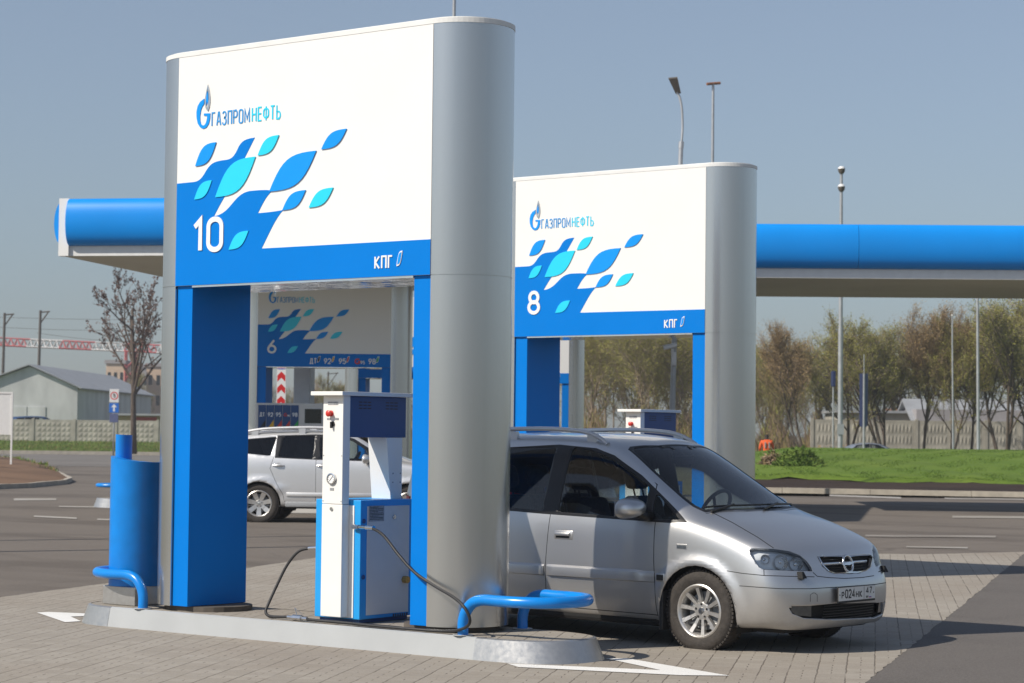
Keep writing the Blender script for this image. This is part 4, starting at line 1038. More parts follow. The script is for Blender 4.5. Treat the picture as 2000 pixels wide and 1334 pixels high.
# ---- one-box minivan
def side_std(k=1.0, z=(.205, .215, .40, .58, .78), y=(.74, .825, .862, .872, .866)):
    return [(a * k, b) for a, b in zip(y, z)]
def mpv_table():
    def S_(k, r6, **kw): return side_std(k, **kw) + [r6]
    c0 = [(.70, .215, .10), (.77, .25, .03), (.818, .40, -.015), (.828, .545, -.015), (.812, .655, .03), (.785, .765, .05)]
    st = [(.13, .245, c0, [(.70, .80), (.60, .812), (.44, .815), (.24, .815), (0, .815)]),
          (.32, .48, S_(.978, (.822, .845)), [(.745, .885), (.625, .907), (.46, .912), (.25, .914), (0, .914)]),
          (.60, .73, S_(.985, (.842, .915)), [(.77, .966), (.66, .998), (.50, 1.008), (.28, 1.012), (0, 1.013)]),
          (.90, 1.02, S_(.993, (.850, .980)), [(.785, 1.022), (.70, 1.052), (.55, 1.066), (.3, 1.075), (0, 1.078)]),
          (1.18, 1.28, S_(1, (.855, .990)), [(.785, 1.10), (.71, 1.185), (.55, 1.222), (.3, 1.240), (0, 1.245)]),
          (1.46, 1.56, S_(1, (.857, .998)), [(.775, 1.21), (.69, 1.325), (.54, 1.375), (.29, 1.398), (0, 1.405)]),
          (1.72, 1.86, S_(1, (.857, 1.003)), [(.765, 1.29), (.67, 1.485), (.53, 1.520), (.28, 1.545), (0, 1.552)]),
          (1.95, 2.05, S_(1, (.857, 1.008)), [(.760, 1.31), (.660, 1.535), (.525, 1.575), (.28, 1.598), (0, 1.605)]),
          (2.40, 2.40, S_(1, (.857, 1.016)), [(.757, 1.315), (.655, 1.562), (.52, 1.602), (.28, 1.624), (0, 1.630)]),
          (3.00, 3.00, S_(1, (.857, 1.026)), [(.755, 1.32), (.648, 1.562), (.52, 1.600), (.28, 1.621), (0, 1.627)]),
          (3.58, 3.56, S_(.995, (.852, 1.038)), [(.748, 1.32), (.637, 1.540), (.51, 1.578), (.27, 1.597), (0, 1.602)]),
          (4.02, 3.95, S_(.972, (.832, 1.048)), [(.725, 1.31), (.612, 1.500), (.48, 1.535), (.26, 1.553), (0, 1.558)]),
          (4.19, 4.09, S_(.93, (.790, 1.045)), [(.692, 1.29), (.59, 1.455), (.46, 1.488), (.25, 1.503), (0, 1.508)])]
    plan = [.115, .062, .030, .010, 0.0]; fz = [(.205, .085), (.232, .028), (.42, .0), (.555, .004), (.655, .065)]
    ycol = [.655, .565, .425, .225, 0]
    front = [[(plan[c] + fx, ycol[c], z) for c in range(5)] for z, fx in fz]
    rplan = [-.13, -.07, -.035, -.01, 0]; rz = [(.28, 4.24), (.45, 4.31), (.62, 4.317), (.82, 4.305), (1.03, 4.285)]
    rear = [[(rplan[c] + x, [.66, .57, .44, .24, 0][c], z) for c in range(5)] for z, x in rz]
    hz = lambda z: z if z < 1.0 else z + .10 * (z - 1.0)
    st = [(a, b, [(p[0], hz(p[1])) + tuple(p[2:]) for p in c], [(p[0], hz(p[1])) for p in d]) for a, b, c, d in st]
    rz = [(hz(z), x) for z, x in rz]
    H2 = lambda L: [(a, hz(b)) for a, b in L]
    rear = [[(a, b, hz(c)) for a, b, c in row] for row in rear]
    T = dict(st=st, ymax=.86, front=front, rear=rear, len=4.317, floor=.17, wheel_r=.316, rim_r=.205, wheels=(.884, 3.578), arch_r=.352, wheel_y=.835, tyre_w=.205, dish=.045, spokes=10, spoke_w=(.0105, .0165), rot=.16,
        surround=[[(1.005, .992), (1.18, .984), (2.46, 1.012), (3.9, 1.06), (3.86, 1.20), (3.6, 1.47), (2.45, 1.528), (2.05, 1.505), (1.85, 1.455), (1.55, 1.315)]],
        side_glass=[('quarter_window', rnd_poly([(1.085, 1.012), (1.345, 1.008), (1.365, 1.185), (1.34, 1.178)], .02), 'glass'),
                    ('door_window', rnd_poly([(1.415, 1.01), (2.295, 1.032), (2.285, 1.512), (2.08, 1.490), (1.86, 1.432), (1.60, 1.315), (1.44, 1.232)], .03), 'glass'),
                    ('door_window', rnd_poly([(2.46, 1.036), (3.20, 1.058), (3.20, 1.495), (2.46, 1.512)], .04), 'glass'),
                    ('quarter_window', rnd_poly([(3.27, 1.062), (3.84, 1.085), (3.80, 1.19), (3.58, 1.44), (3.27, 1.49)], .04), 'darkglass')],
        screen=[(.865, 0), (.877, .24), (.985, .625), (1.065, .640), (1.18, .632), (1.35, .612), (1.535, .588), (1.755, .548), (1.775, .51), (1.715, .24), (1.70, 0)],
        screen_surround=[(.835, 0), (.845, .24), (.95, .655), (1.06, .672), (1.18, .662), (1.35, .640), (1.535, .613), (1.79, .57), (1.81, .52), (1.735, .24), (1.72, 0)],
        rear_glass=[(.52, 1.09), (.56, 1.16), (.50, 1.40), (.40, 1.44)],
        gaps=[[(1.30, .985), (1.295, .70), (1.275, .40), (1.27, .255)], [(2.375, 1.56), (2.37, 1.02), (2.40, .60), (2.40, .265)], [(1.27, .262), (2.40, .268), (3.12, .285)],
              [(2.375, 1.548), (2.1, 1.53), (1.86, 1.478), (1.52, 1.335), (1.40, 1.25), (1.36, 1.15)], [(3.22, 1.02), (3.24, .80), (3.12, .60), (3.10, .285)], [(2.375, 1.548), (3.0, 1.535), (3.5, 1.515)]],
        topgaps=[[(.825, .0), (.84, .30), (.94, .665)]],
        tail=[[(.58, .78), (.80, .80), (.80, 1.10), (.66, 1.12)]],
        drive=-1, cab=dict(dash=.93, dz=1.03, seats=[(1.95, (-.37, .37)), (2.75, (-.42, 0, .42))]))
    T['surround'] = [H2(p) for p in T['surround']]; T['side_glass'] = [(n_, H2(p), m_) for n_, p, m_ in T['side_glass']]; T['gaps'] = [H2(p) for p in T['gaps']]; T['rear_glass'] = H2(T['rear_glass']); T['tail'] = [H2(p) for p in T['tail']]
    return T
def pq(s, ox=1300, oy=820, k=0.374888):
    return [(ox + a * k, oy + b * k) for a, b in s]
def pline(P, w=1.3):
    out = []
    for a, b in zip(P[:-1], P[1:]): out.append([tuple(v) for v in segpoly(a, b, w)])
    return out
MPV_PIX = []
MPV_PIX += [('headlight', pq([(437, 680), (462, 670), (560, 671), (645, 684), (700, 706), (737, 737), (760, 770), (766, 789), (640, 786), (512, 781), (488, 769), (462, 735), (444, 702)]), True)]
MPV_PIX += [('grille', pq([(790, 711), (1070, 703), (1078, 712), (1068, 765), (1045, 785), (1000, 797), (880, 800), (845, 788), (815, 757)]), False)]
MPV_PIX += [('fog', pq([(655, 971), (766, 969), (766, 1026), (690, 1020), (662, 1000)]), False), ('fog', pq([(1118, 952), (1152, 946), (1148, 972), (1134, 998), (1112, 1006)]), False)]
MPV_PIX += [('intake', pq([(641, 961), (880, 957), (1166, 929), (1160, 965), (1140, 1010), (1090, 1034), (850, 1041), (720, 1034), (662, 1012), (645, 985)]), False)]
for pl, mr in (([(218, 470), (350, 536), (480, 612), (562, 668)], False), ([(768, 795), (790, 815), (850, 822), (930, 826), (1020, 822), (1085, 812)], False),
               ([(320, 787), (400, 800), (512, 811), (640, 815), (775, 818)], True), ([(385, 865), (480, 872), (600, 880), (750, 880), (890, 872), (1000, 864), (1095, 857), (1180, 843)], False), ([(512, 782), (513, 810)], True)):  # long bumper line is no seam: the ledge crease's shade painted dark
    for q in pline(pq(pl), 1.5): MPV_PIX.append(('gap', q, mr))
MPV_PIX += [('mat_towcover', q, False) for q in pline(pq([(754, 948), (754, 912), (768, 902), (778, 902), (790, 912), (790, 948)]), .9)]
CAR_POS = Vector((-8.055, 14.97, -.02)); CAR_YAW = -0.066
mpv, P_, K = build_car(mpv_table(), 'minivan', 'silver minivan with roof rails parked behind the nearest pylon', 'car', CAR_POS, CAR_YAW, 'silver', 3, None, MPV_PIX, .993)
flip = K['flip']; ys, zt, xf = K['ys'], K['zt'], K['xf']
def lk(name, bm, mat, parent=None, smooth=False, ang=None): return link(name, xf_(bm, flip), mat, parent or mpv, smooth, ang)
def push(b, d, scale=1.0):
    for v in b.verts: v.co += Vector(d)
    return b
# headlights: lens, bowls and bezel
for b in P_.get('headlight', []):
    c = sum((v.co for v in b.verts), Vector()) / max(1, len(b.verts)); s = 1 if c.y > 0 else -1
    back = b.copy(); push(back, (.055, -s * .025, 0)); 
    hl = lk('headlight', b, 'lens', None, True)
    link('reflector_housing', xf_(back, flip), 'reflector', hl, True)
    for (yy_, zz_, rr) in ((.575, .705, .050), (.690, .722, .054), (.775, .742, .034)):
        px3 = Vector((xf(s * yy_, zz_), s * yy_, zz_)); nv = Vector((-.80, s * .58, .12)).normalized(); o = px3 - nv * .036
        bm = BM(); lathe(bm, [(rr * 1.08, -.006), (rr, -.0), (rr * .95, .008), (rr * .7, .028), (rr * .3, .040), (.010, .040), (.010, .012), (.0, .010)], o, -nv, 24)
        link('lamp_bowl', xf_(bm, flip), 'bright', hl, True, 45)
# grille: recessed mouth, chrome surround, bar, ring emblem
for b in P_.get('grille', []):
    gr = b.copy(); push(gr, (.035, 0, 0)); g = lk('grille', gr, 'dark')
    edges = [e for e in b.edges if e.is_boundary]
    c = sum((v.co for v in b.verts), Vector()) / len(b.verts)
    rim = []; vs = {}
    e0 = edges[0]; loop = [e0.verts[0], e0.verts[1]]; left = set(edges) - {e0}
    while True:
        nx = next((e for e in left if loop[-1] in e.verts), None)
        if nx is None: break
        left.discard(nx); loop.append(nx.other_vert(loop[-1]))
    pts = [v.co.copy() for v in loop]
    if (pts[0] - pts[-1]).length < 1e-5: pts = pts[:-1]
    bm = BM(); ctr = c
    A = [bm.verts.new(p + Vector((-.004, 0, 0))) for p in pts]; B = [bm.verts.new(p + (ctr - p) * Vector((0, 0, 0)).length + (ctr - p).normalized() * .014 + Vector((-.008, 0, 0))) for p in pts]
    C_ = [bm.verts.new(p + (ctr - p).normalized() * .017 + Vector((.035, 0, 0))) for p in pts]
    for i in range(len(pts)):
        j = (i + 1) % len(pts); bm.faces.new((A[i], A[j], B[j], B[i])); bm.faces.new((B[i], B[j], C_[j], C_[i]))
    link('grille_frame', xf_(bm, flip), 'bright', g, True, 60)
    bm = BM(); yy = [-.33 + .66 * k / 12 for k in range(13)]; zc = c.z + .006
    tube(bm, [(xf(y, zc) + .012, y, zc) for y in yy], .013, 8); link('grille_bar', xf_(bm, flip), 'bright', g, True)
    bm = BM()
    for zz in (c.z - .045, c.z - .025, c.z + .035, c.z + .055): tube(bm, [(xf(y, zz) + .028, y, zz) for y in yy[1:-1]], .004, 6)
    link('grille_slat', xf_(bm, flip), 'trim', g)
    b.free()
    xe = xf(0, c.z) - .012; bm = BM()
    lathe(bm, [(.064 + .010 * cos(2 * pi * k / 8), .010 * sin(2 * pi * k / 8)) for k in range(8)], (xe, 0, c.z), (-1, 0, .25), 32, close=True)
    fr = (Vector((xe, 0, c.z)), Vector((0, 1, 0)), Vector((.24, 0, .97)), Vector((-.97, 0, .24)))
    prism(bm, [fr[0] + fr[1] * a + fr[2] * b_ for a, b_ in ((-.10, .010), (.012, .012), (.0, .03), (.012, .012), (.10, -.004), (-.010, -.012), (.004, -.03), (-.02, -.002))][:2] + [fr[0] + fr[1] * .10 + fr[2] * -.006, fr[0] + fr[1] * -.012 + fr[2] * -.012], fr[3] * .008)
    link('ring_emblem', xf_(bm, flip), 'bright', g, True, 50)
# lower intake with slats and fog lamps
for b in P_.get('intake', []):
    push(b, (.05, 0, 0)); it = lk('lower_intake', b, 'dark')
    bm = BM()
    for k in range(6):
        z = .275 + k * .021; tube(bm, [(xf(y, z) + .022, y, z) for y in [-.36 + .72 * i / 10 for i in range(11)]], .0045, 6)
    link('intake_slat', xf_(bm, flip), 'trim', it)
for b in P_.get('fog', []):
    push(b, (.012, 0, 0)); lk('fog_lamp', b, 'foglens', None, True)
# number plate
xp = xf(0, .46) - .010
bm = BM(); box(bm, xp - .012, xp, -.268, .268, .398, .522, .004); pl = lk('number_plate', bm, 'ink')
bm = BM(); box(bm, xp - .0145, xp - .0125, -.260, .260, .415, .516); pw_ = link('plate_face', xf_(bm, flip), 'plate', pl)
# writing: local +y is to the viewer's right once the car faces the camera
fr = lambda y, z: (Vector((xp - .0147, -y, z)), Vector((0, -1, 0)), Vector((0, 0, 1)), Vector((-1, 0, 0)))
bm = BM()
text(bm, 'Р', fr(-.222, .432), .052, .17, 1.0, .12, .0008, width=.036)
text(bm, '024', fr(-.172, .432), .070, .16, .95, .16, .0008, width=.138)
text(bm, 'НК', fr(-.020, .432), .052, .17, 1.0, .2, .0008, width=.088)
text(bm, '47', fr(.128, .456), .052, .16, .95, .16, .0008, width=.082)
box(bm, xp - .0155, xp - .0147, -.101, -.098, .417, .514)
for y in (.246, -.238): disc(bm, (xp - .0147, y, .462), (-1, 0, 0), .006, .001, 10)
for i, y in enumerate((.128, .140, .152)): box(bm, xp - .0155, xp - .0147, -y - .008, -y, .424, .440)
link('plate_lettering', xf_(bm, flip), 'ink', pl)
bm = BM(); box(bm, xp - .0155, xp - .0147, -.205, -.172, .434, .440, mi=0); box(bm, xp - .0155, xp - .0147, -.205, -.172, .4285, .4338, mi=1); box(bm, xp - .0155, xp - .0147, -.205, -.172, .423, .4283, mi=2)
link('plate_flag', xf_(bm, flip), ['signwhite', 'signblue', 'signred'], pl)
# washer nozzles, repeaters, handles, mirrors, mouldings, rails, wipers
for s in (1, -1):
    y = s * .585; x = xf(y, .60) - .015
    bm = BM(); P = [(x - .02, y - .028, .598), (x - .02, y + .028, .598), (x + .06, y + .028, .598), (x + .06, y - .028, .598)]
    A = [bm.verts.new(p) for p in P]; B = [bm.verts.new(p) for p in ((x + .0, y - .012, .648), (x + .0, y + .012, .648), (x + .045, y + .016, .648), (x + .045, y - .016, .648))]
    bm.faces.new(B); [bm.faces.new((A[i], A[(i + 1) % 4], B[(i + 1) % 4], B[i])) for i in range(4)]
    bmesh.ops.recalc_face_normals(bm, faces=bm.faces[:]); lk('washer_nozzle', bm, 'dark')
    bm = BM(); yy = ys(1.03, .808, s); box(bm, .985, 1.075, *sorted((yy - s * .004, yy + s * .006)), .792, .822, .004); lk('side_repeater', bm, 'lens')
    bm = BM(); box(bm, .98, 1.08, *sorted((yy - s * .006, yy + s * .003)), .787, .827, .003); lk('repeater_bezel', bm, 'silver')
    for x0 in (2.13, 3.02):
        yy = ys(x0 + .09, .85, s); bm = BM(); box(bm, x0 - .015, x0 + .185, *sorted((yy - s * .012, yy + s * .006)), .812, .890, .012); h = lk('door_handle', bm, 'silver', None, True, 40)
        bm = BM(); box(bm, x0 + .02, x0 + .165, *sorted((yy + s * .001, yy + s * .0075)), .825, .872, .004); link('handle_recess', xf_(bm, flip), 'trim', h)
        bm = BM(); box(bm, x0 + .012, x0 + .165, *sorted((yy + s * .005, yy + s * .026)), .843, .872, .008); link('handle_grip', xf_(bm, flip), 'silver', h, True, 40)
    # door mirror
    bm = BM(); bmesh.ops.create_uvsphere(bm, u_segments=24, v_segments=14, radius=1)
    for v in bm.verts:
        x, y, z = v.co; f = 1.0 if x < 0 else .45
        sx = math.copysign(abs(x) ** .8, x); sz = math.copysign(abs(z) ** .75, z); sy = math.copysign(abs(y) ** .75, y)
        v.co = Vector((1.475 + sx * .12 * (1.25 if x < 0 else .35), s * 0.985 + sy * .135, 1.092 + sz * .080 * (1 - .18 * (sx < 0) * abs(sx)) - .008 * sy * s))
    mi = lk('door_mirror', bm, 'silver', None, True)
    bm = BM(); tube(bm, [(1.36, s * .82, 1.025), (1.40, s * .90, 1.04), (1.43, s * .95, 1.06)], [.045, .035, .03], 10); link('mirror_arm', xf_(bm, flip), 'trim', mi, True)
    bm = BM(); box(bm, 1.517, 1.521, *sorted((s * .87, s * 1.085)), 1.03, 1.14, .0); link('mirror_glass', xf_(bm, flip), 'bright', mi)
    # rubbing strip following the flank
    for x0, x1 in ((1.285, 2.385), (2.415, 3.115)):
        bm = BM(); n = 26; ring = []
        for i in range(n + 1):
            x = x0 + (x1 - x0) * i / n
            e = min((x - x0), (x1 - x)); dip = 1.0
            if x0 < 1.5: t = abs(x - (x0 + .06)) / .06
            else: t = abs(x - (x1 - .06)) / .06
            tt = abs(x - (x1 - .07)) / .075 if x0 > 2 else abs(x - (x0 + .07)) / .075
            dip = .25 if tt < .55 else (1.0 if tt > 1 else .25 + .75 * (tt - .55) / .45)
            o_ = .024 * min(1, .25 + e / .02) 
            q = []
            for z, d in ((.512, -.004), (.522, o_ * dip), (.560, o_ * dip * 1.08), (.592, o_ * .9 * dip), (.612, -.004)):
                q.append(bm.verts.new((x, ys(x, z, s) + s * d, z)))
            ring.append(q)
        for i in range(n):
            for k in range(4): bm.faces.new((ring[i][k], ring[i + 1][k], ring[i + 1][k + 1], ring[i][k + 1]))
        bmesh.ops.recalc_face_normals(bm, faces=bm.faces[:]); lk('rubbing_strip', bm, 'silver', None, True, 35)
    bm = BM(); yy = ys(1.20, .56, s); box(bm, 1.175, 1.262, *sorted((yy - s * .01, yy + s * .010)), .528, .592, .006); bd = lk('side_badge', bm, 'silver', None, True, 40)
    bm = BM(); box(bm, 1.185, 1.25, *sorted((yy + s * .0098, yy + s * .0115)), .538, .582, .003); link('badge_face', xf_(bm, flip), 'ink', bd)
    # roof rail
    bm = BM(); X_ = [1.97, 2.03, 2.12, 2.21, 2.33, 2.6, 3.0, 3.4, 3.65, 3.78, 3.86]
    yr = [.605, .600, .592, .588, .584, .58, .578, .572, .566, .562, .558]
    top_ = [.005, .028, .052, .064, .070, .074, .074, .072, .058, .03, .005]
    tube(bm, catmull([Vector((x, s * y, zt(x, s * y) + d)) for x, y, d in zip(X_, yr, top_)], 3), .0185, 10)
    for x in (2.14, 3.0, 3.62):
        y = .59; zz = zt(x, s * y); box(bm, x - .05, x + .05, *sorted((s * (y - .014), s * (y + .014))), zz - .01, zz + .06)
    lk('roof_rail', bm, 'silver', None, True, 50)
    bm = BM(); box(bm, 1.205, 1.240, *sorted((s * .62, s * .866)), .15, .46, .006); lk('mud_flap', bm, 'black')
for y0, y1, rev in ((.62, .02, 0), (.02, -.58, 0)):
    bm = BM(); zz = lambda x, y: zt(x, y) + .016
    P = [(.872 + .22 * abs(y) ** 2 + .035, y, 0) for y in [y0 + (y1 - y0) * k / 6 for k in range(7)]]
    tube(bm, [(p[0], p[1], zt(p[0], p[1]) + .014) for p in P], .008, 6); tube(bm, [(P[0][0] - .07, P[0][1], zt(P[0][0] - .07, P[0][1]) + .012), (P[3][0] - .01, P[3][1], zt(P[3][0], P[3][1]) + .022)], .010, 6)
    lk('wiper', bm, 'trim')
bm = BM(); box(bm, 1.62, 1.655, -.10, .15, 1.43, 1.50, .015); tube(bm, [(1.64, 0, 1.49), (1.70, 0, 1.56)], .012, 6); lk('interior_mirror', bm, 'trim', None, True, 40)
# ---- white crossover and the far cars
def suv_table():
    def S_(k, r6): return side_std(k, (.30, .31, .46, .66, .90), (.76, .86, .888, .898, .895)) + [r6]
    c0 = [(.70, .30, .10), (.77, .33, .03), (.82, .46, -.01), (.83, .62, -.01), (.82, .75, .02), (.80, .87, .04)]
    st = [(.14, .36, c0, [(.71, .93), (.60, .945), (.45, .95), (.24, .952), (0, .952)]),
          (.45, .58, S_(.98, (.865, .985)), [(.78, 1.03), (.66, 1.045), (.5, 1.05), (.28, 1.052), (0, 1.053)]),
          (.85, .92, S_(.99, (.882, 1.05)), [(.80, 1.09), (.69, 1.105), (.53, 1.112), (.29, 1.117), (0, 1.118)]),
          (1.16, 1.30, S_(1, (.886, 1.085)), [(.80, 1.125), (.71, 1.15), (.55, 1.162), (.3, 1.17), (0, 1.173)]),
          (1.52, 1.62, S_(1, (.89, 1.095)), [(.79, 1.25), (.69, 1.375), (.54, 1.42), (.29, 1.44), (0, 1.445)]),
          (1.82, 1.96, S_(1, (.89, 1.10)), [(.775, 1.36), (.67, 1.545), (.53, 1.60), (.28, 1.618), (0, 1.622)]),
          (2.15, 2.20, S_(1, (.89, 1.11)), [(.77, 1.375), (.65, 1.60), (.51, 1.645), (.28, 1.66), (0, 1.664)]),
          (2.7, 2.7, S_(1, (.89, 1.125)), [(.765, 1.385), (.645, 1.612), (.51, 1.655), (.28, 1.672), (0, 1.676)]),
          (3.3, 3.3, S_(1, (.888, 1.145)), [(.76, 1.39), (.638, 1.60), (.5, 1.642), (.27, 1.66), (0, 1.664)]),
          (3.9, 3.88, S_(.995, (.88, 1.17)), [(.75, 1.39), (.62, 1.575), (.48, 1.615), (.26, 1.63), (0, 1.634)]),
          (4.36, 4.28, S_(.97, (.845, 1.19)), [(.71, 1.385), (.585, 1.545), (.46, 1.582), (.25, 1.595), (0, 1.60)]),
          (4.50, 4.41, S_(.94, (.80, 1.18)), [(.68, 1.37), (.56, 1.51), (.44, 1.543), (.24, 1.553), (0, 1.556)])]
    plan = [.23, .14, .07, .02, 0]; fz = [(.30, .11), (.34, .03), (.48, 0), (.64, .01), (.78, .05)]
    front = [[(plan[c] + fx, [.68, .58, .44, .23, 0][c], z) for c in range(5)] for z, fx in fz]
    rz = [(.36, 4.58), (.5, 4.65), (.68, 4.665), (.92, 4.64), (1.12, 4.60)]
    rear = [[([-.13, -.07, -.035, -.01, 0][c] + x, [.68, .58, .44, .24, 0][c], z) for c in range(5)] for z, x in rz]
    return dict(st=st, ymax=.885, front=front, rear=rear, len=4.665, floor=.27, wheel_r=.352, rim_r=.232, wheels=(.945, 3.615), arch_r=.395, wheel_y=.875, tyre_w=.225, dish=.04, spokes=7, spoke_w=(.034, .044), rot=.22, flare=.03,
        surround=[[(1.50, 1.12), (2.65, 1.14), (3.34, 1.165), (3.34, 1.565), (2.65, 1.59), (2.15, 1.575), (1.95, 1.52), (1.70, 1.37)]],
        side_glass=[('door_window', rnd_poly([(1.62, 1.145), (2.53, 1.155), (2.53, 1.55), (2.15, 1.54), (1.97, 1.485), (1.75, 1.345)], .03), 'glass'),
                    ('door_window', rnd_poly([(2.66, 1.16), (3.28, 1.185), (3.20, 1.555), (2.66, 1.565)], .03), 'darkglass'),
                    ('quarter_window', rnd_poly([(3.42, 1.20), (3.86, 1.235), (3.93, 1.49), (3.34, 1.545)], .03), 'darkglass')],
        screen=[(1.20, 0), (1.21, .30), (1.245, .52), (1.31, .68), (1.55, .66), (1.86, .595), (1.87, .50), (1.83, .28), (1.82, 0)],
        screen_surround=[(1.17, 0), (1.18, .30), (1.215, .54), (1.275, .715), (1.55, .685), (1.91, .61), (1.895, .50), (1.85, .28), (1.84, 0)],
        rear_glass=[(.55, 1.19), (.58, 1.25), (.50, 1.45), (.40, 1.49)],
        gaps=[[(1.45, 1.09), (1.43, .80), (1.40, .42)], [(2.60, 1.59), (2.60, 1.10), (2.60, .42)], [(3.36, 1.18), (3.42, .98), (3.30, .72), (3.18, .52), (3.16, .42)], [(1.40, .40), (3.16, .40)]],
        tail=[[(.60, .92), (.84, .95), (.84, 1.18), (.66, 1.18)]],
        cab=dict(dash=1.32, dz=1.10, seats=[(2.25, (-.38, .38)), (3.05, (-.4, .4))]))
def sedan_table():
    def S_(k, r6): return side_std(k, (.20, .21, .38, .55, .74), (.72, .80, .84, .85, .845)) + [r6]
    c0 = [(.66, .21, .10), (.72, .25, .03), (.77, .38, -.01), (.78, .52, -.01), (.77, .60, .02), (.75, .68, .04)]
    st = [(.14, .36, c0, [(.66, .71), (.56, .72), (.42, .725), (.22, .727), (0, .727)]),
          (.5, .6, S_(.985, (.82, .80)), [(.74, .83), (.63, .84), (.47, .845), (.26, .85), (0, .85)]),
          (1.2, 1.3, S_(1, (.835, .90)), [(.77, .925), (.68, .94), (.52, .95), (.28, .955), (0, .957)]),
          (1.65, 1.75, S_(1, (.838, .915)), [(.75, 1.05), (.66, 1.16), (.52, 1.20), (.28, 1.215), (0, 1.22)]),
          (2.05, 2.15, S_(1, (.838, .925)), [(.73, 1.15), (.61, 1.34), (.48, 1.375), (.26, 1.39), (0, 1.395)]),
          (2.7, 2.7, S_(1, (.838, .935)), [(.725, 1.17), (.60, 1.39), (.47, 1.42), (.26, 1.435), (0, 1.44)]),
          (3.3, 3.2, S_(1, (.835, .945)), [(.72, 1.15), (.60, 1.34), (.47, 1.375), (.26, 1.39), (0, 1.395)]),
          (3.75, 3.6, S_(1, (.83, .95)), [(.73, 1.05), (.64, 1.15), (.50, 1.19), (.27, 1.205), (0, 1.21)]),
          (4.1, 4.0, S_(.985, (.81, .955)), [(.74, .985), (.64, 1.0), (.5, 1.01), (.27, 1.015), (0, 1.018)]),
          (4.45, 4.32, S_(.95, (.77, .93)), [(.69, .96), (.6, .975), (.46, .985), (.25, .99), (0, .992)])]
    plan = [.22, .13, .06, .02, 0]; fz = [(.21, .11), (.26, .03), (.40, 0), (.52, .01), (.63, .06)]
    front = [[(plan[c] + fx, [.63, .54, .41, .22, 0][c], z) for c in range(5)] for z, fx in fz]
    rz = [(.28, 4.48), (.42, 4.52), (.56, 4.53), (.74, 4.51), (.88, 4.49)]
    rear = [[([-.13, -.07, -.035, -.01, 0][c] + x, [.65, .56, .43, .23, 0][c], z) for c in range(5)] for z, x in rz]
    return dict(st=st, ymax=.84, front=front, rear=rear, len=4.53, floor=.17, wheel_r=.31, rim_r=.20, wheels=(.9, 3.55), arch_r=.345, wheel_y=.815, tyre_w=.195, dish=.04, spokes=8, spoke_w=(.02, .03), rot=.2,
        surround=[[(1.45, .93), (3.72, .965), (3.30, 1.30), (2.7, 1.365), (2.2, 1.33)]],
        side_glass=[('door_window', rnd_poly([(1.62, .955), (2.55, .965), (2.55, 1.335), (2.22, 1.30)], .03), 'glass'), ('door_window', rnd_poly([(2.65, .968), (3.45, .985), (3.22, 1.27), (2.65, 1.335)], .03), 'glass')],
        screen=[(1.28, 0), (1.29, .3), (1.34, .62), (1.7, .63), (2.06, .56), (2.05, .3), (2.04, 0)],
        screen_surround=[(1.25, 0), (1.26, .3), (1.31, .66), (1.7, .66), (2.10, .58), (2.08, .3), (2.07, 0)],
        rear_glass=[(.5, 1.04), (.52, 1.06), (.45, 1.20), (.3, 1.24)],
        gaps=[[(2.60, 1.36), (2.60, .5), (2.60, .25)]], tail=[[(.5, .72), (.78, .72), (.78, .88), (.5, .88)]],
        cab=dict(dash=1.4, dz=.92, seats=[(2.2, (-.36, .36))]))
SY = TH - 0.075
sf = Vector((cos(SY), sin(SY), 0))
sp = put(508, 38.75) + sf * 3.615 + Vector((-sin(SY), cos(SY), 0)) * 0.85; sp.z = -0.02
suv, P2_, K2 = build_car(suv_table(), 'crossover_car', 'white crossover car with roof rails seen through the opening of the nearest pylon', 'car', sp, SY, 'whitecar', 2)
ys2, zt2 = K2['ys'], K2['zt']
def lk2(name, bm, mat, parent=None, smooth=True, ang=40): return link(name, xf_(bm, flip), mat, parent or suv, smooth, ang)
for s in (1, -1):
    bm = BM(); X_ = [1.95, 2.05, 2.2, 2.6, 3.1, 3.6, 3.95, 4.15]
    tube(bm, catmull([Vector((x, s * .60, zt2(x, s * .60) + d)) for x, d in zip(X_, [.0, .05, .085, .10, .10, .095, .06, .0])], 3), .026, 8)
    for x in (2.9, 3.75): box(bm, x - .06, x + .06, s * .60 - .02, s * .60 + .02, zt2(x, s * .6) - .02, zt2(x, s * .6) + .09)
    lk2('roof_rail', bm, 'whitecar')
    bm = BM(); bmesh.ops.create_uvsphere(bm, u_segments=18, v_segments=10, radius=1)
    for v in bm.verts:
        x, y, z = v.co; v.co = Vector((1.72 + x * (.12 if x < 0 else .04), s * 1.0 + y * .14, 1.165 + z * .085))
    m_ = lk2('door_mirror', bm, 'whitecar')
    bm = BM(); tube(bm, [(1.64, s * .86, 1.11), (1.70, s * .95, 1.13)], .035, 8); lk2('mirror_arm', bm, 'trim', m_)
    for x0 in (2.38, 3.17):
        yy = ys2(x0 + .08, 1.03, s); bm = BM(); tube(bm, [(x0, yy + s * .0, 1.03), (x0 + .05, yy + s * .03, 1.035), (x0 + .14, yy + s * .03, 1.037), (x0 + .20, yy, 1.035)], .016, 8)
        disc(bm, (x0 + .095, yy - s * .002, 1.035), (0, s, 0), .05, .004, 16); lk2('door_handle', bm, 'whitecar')
    bm = BM(); box(bm, 1.42, 3.14, *sorted((s * .80, s * .90)), .30, .40, .02); lk2('sill_trim', bm, 'label')
    bm = BM(); box(bm, 1.45, 3.12, *sorted((s * .87, s * .905)), .49, .56, .012); lk2('side_moulding', bm, 'whitecar')
    bm = BM(); box(bm, 1.36, 1.39, *sorted((s * .70, s * .87)), .25, .48, .01); lk2('mud_flap', bm, 'red')
sc_ = put(1712, 110) + R0 * 2.2; sc_.z = -.10
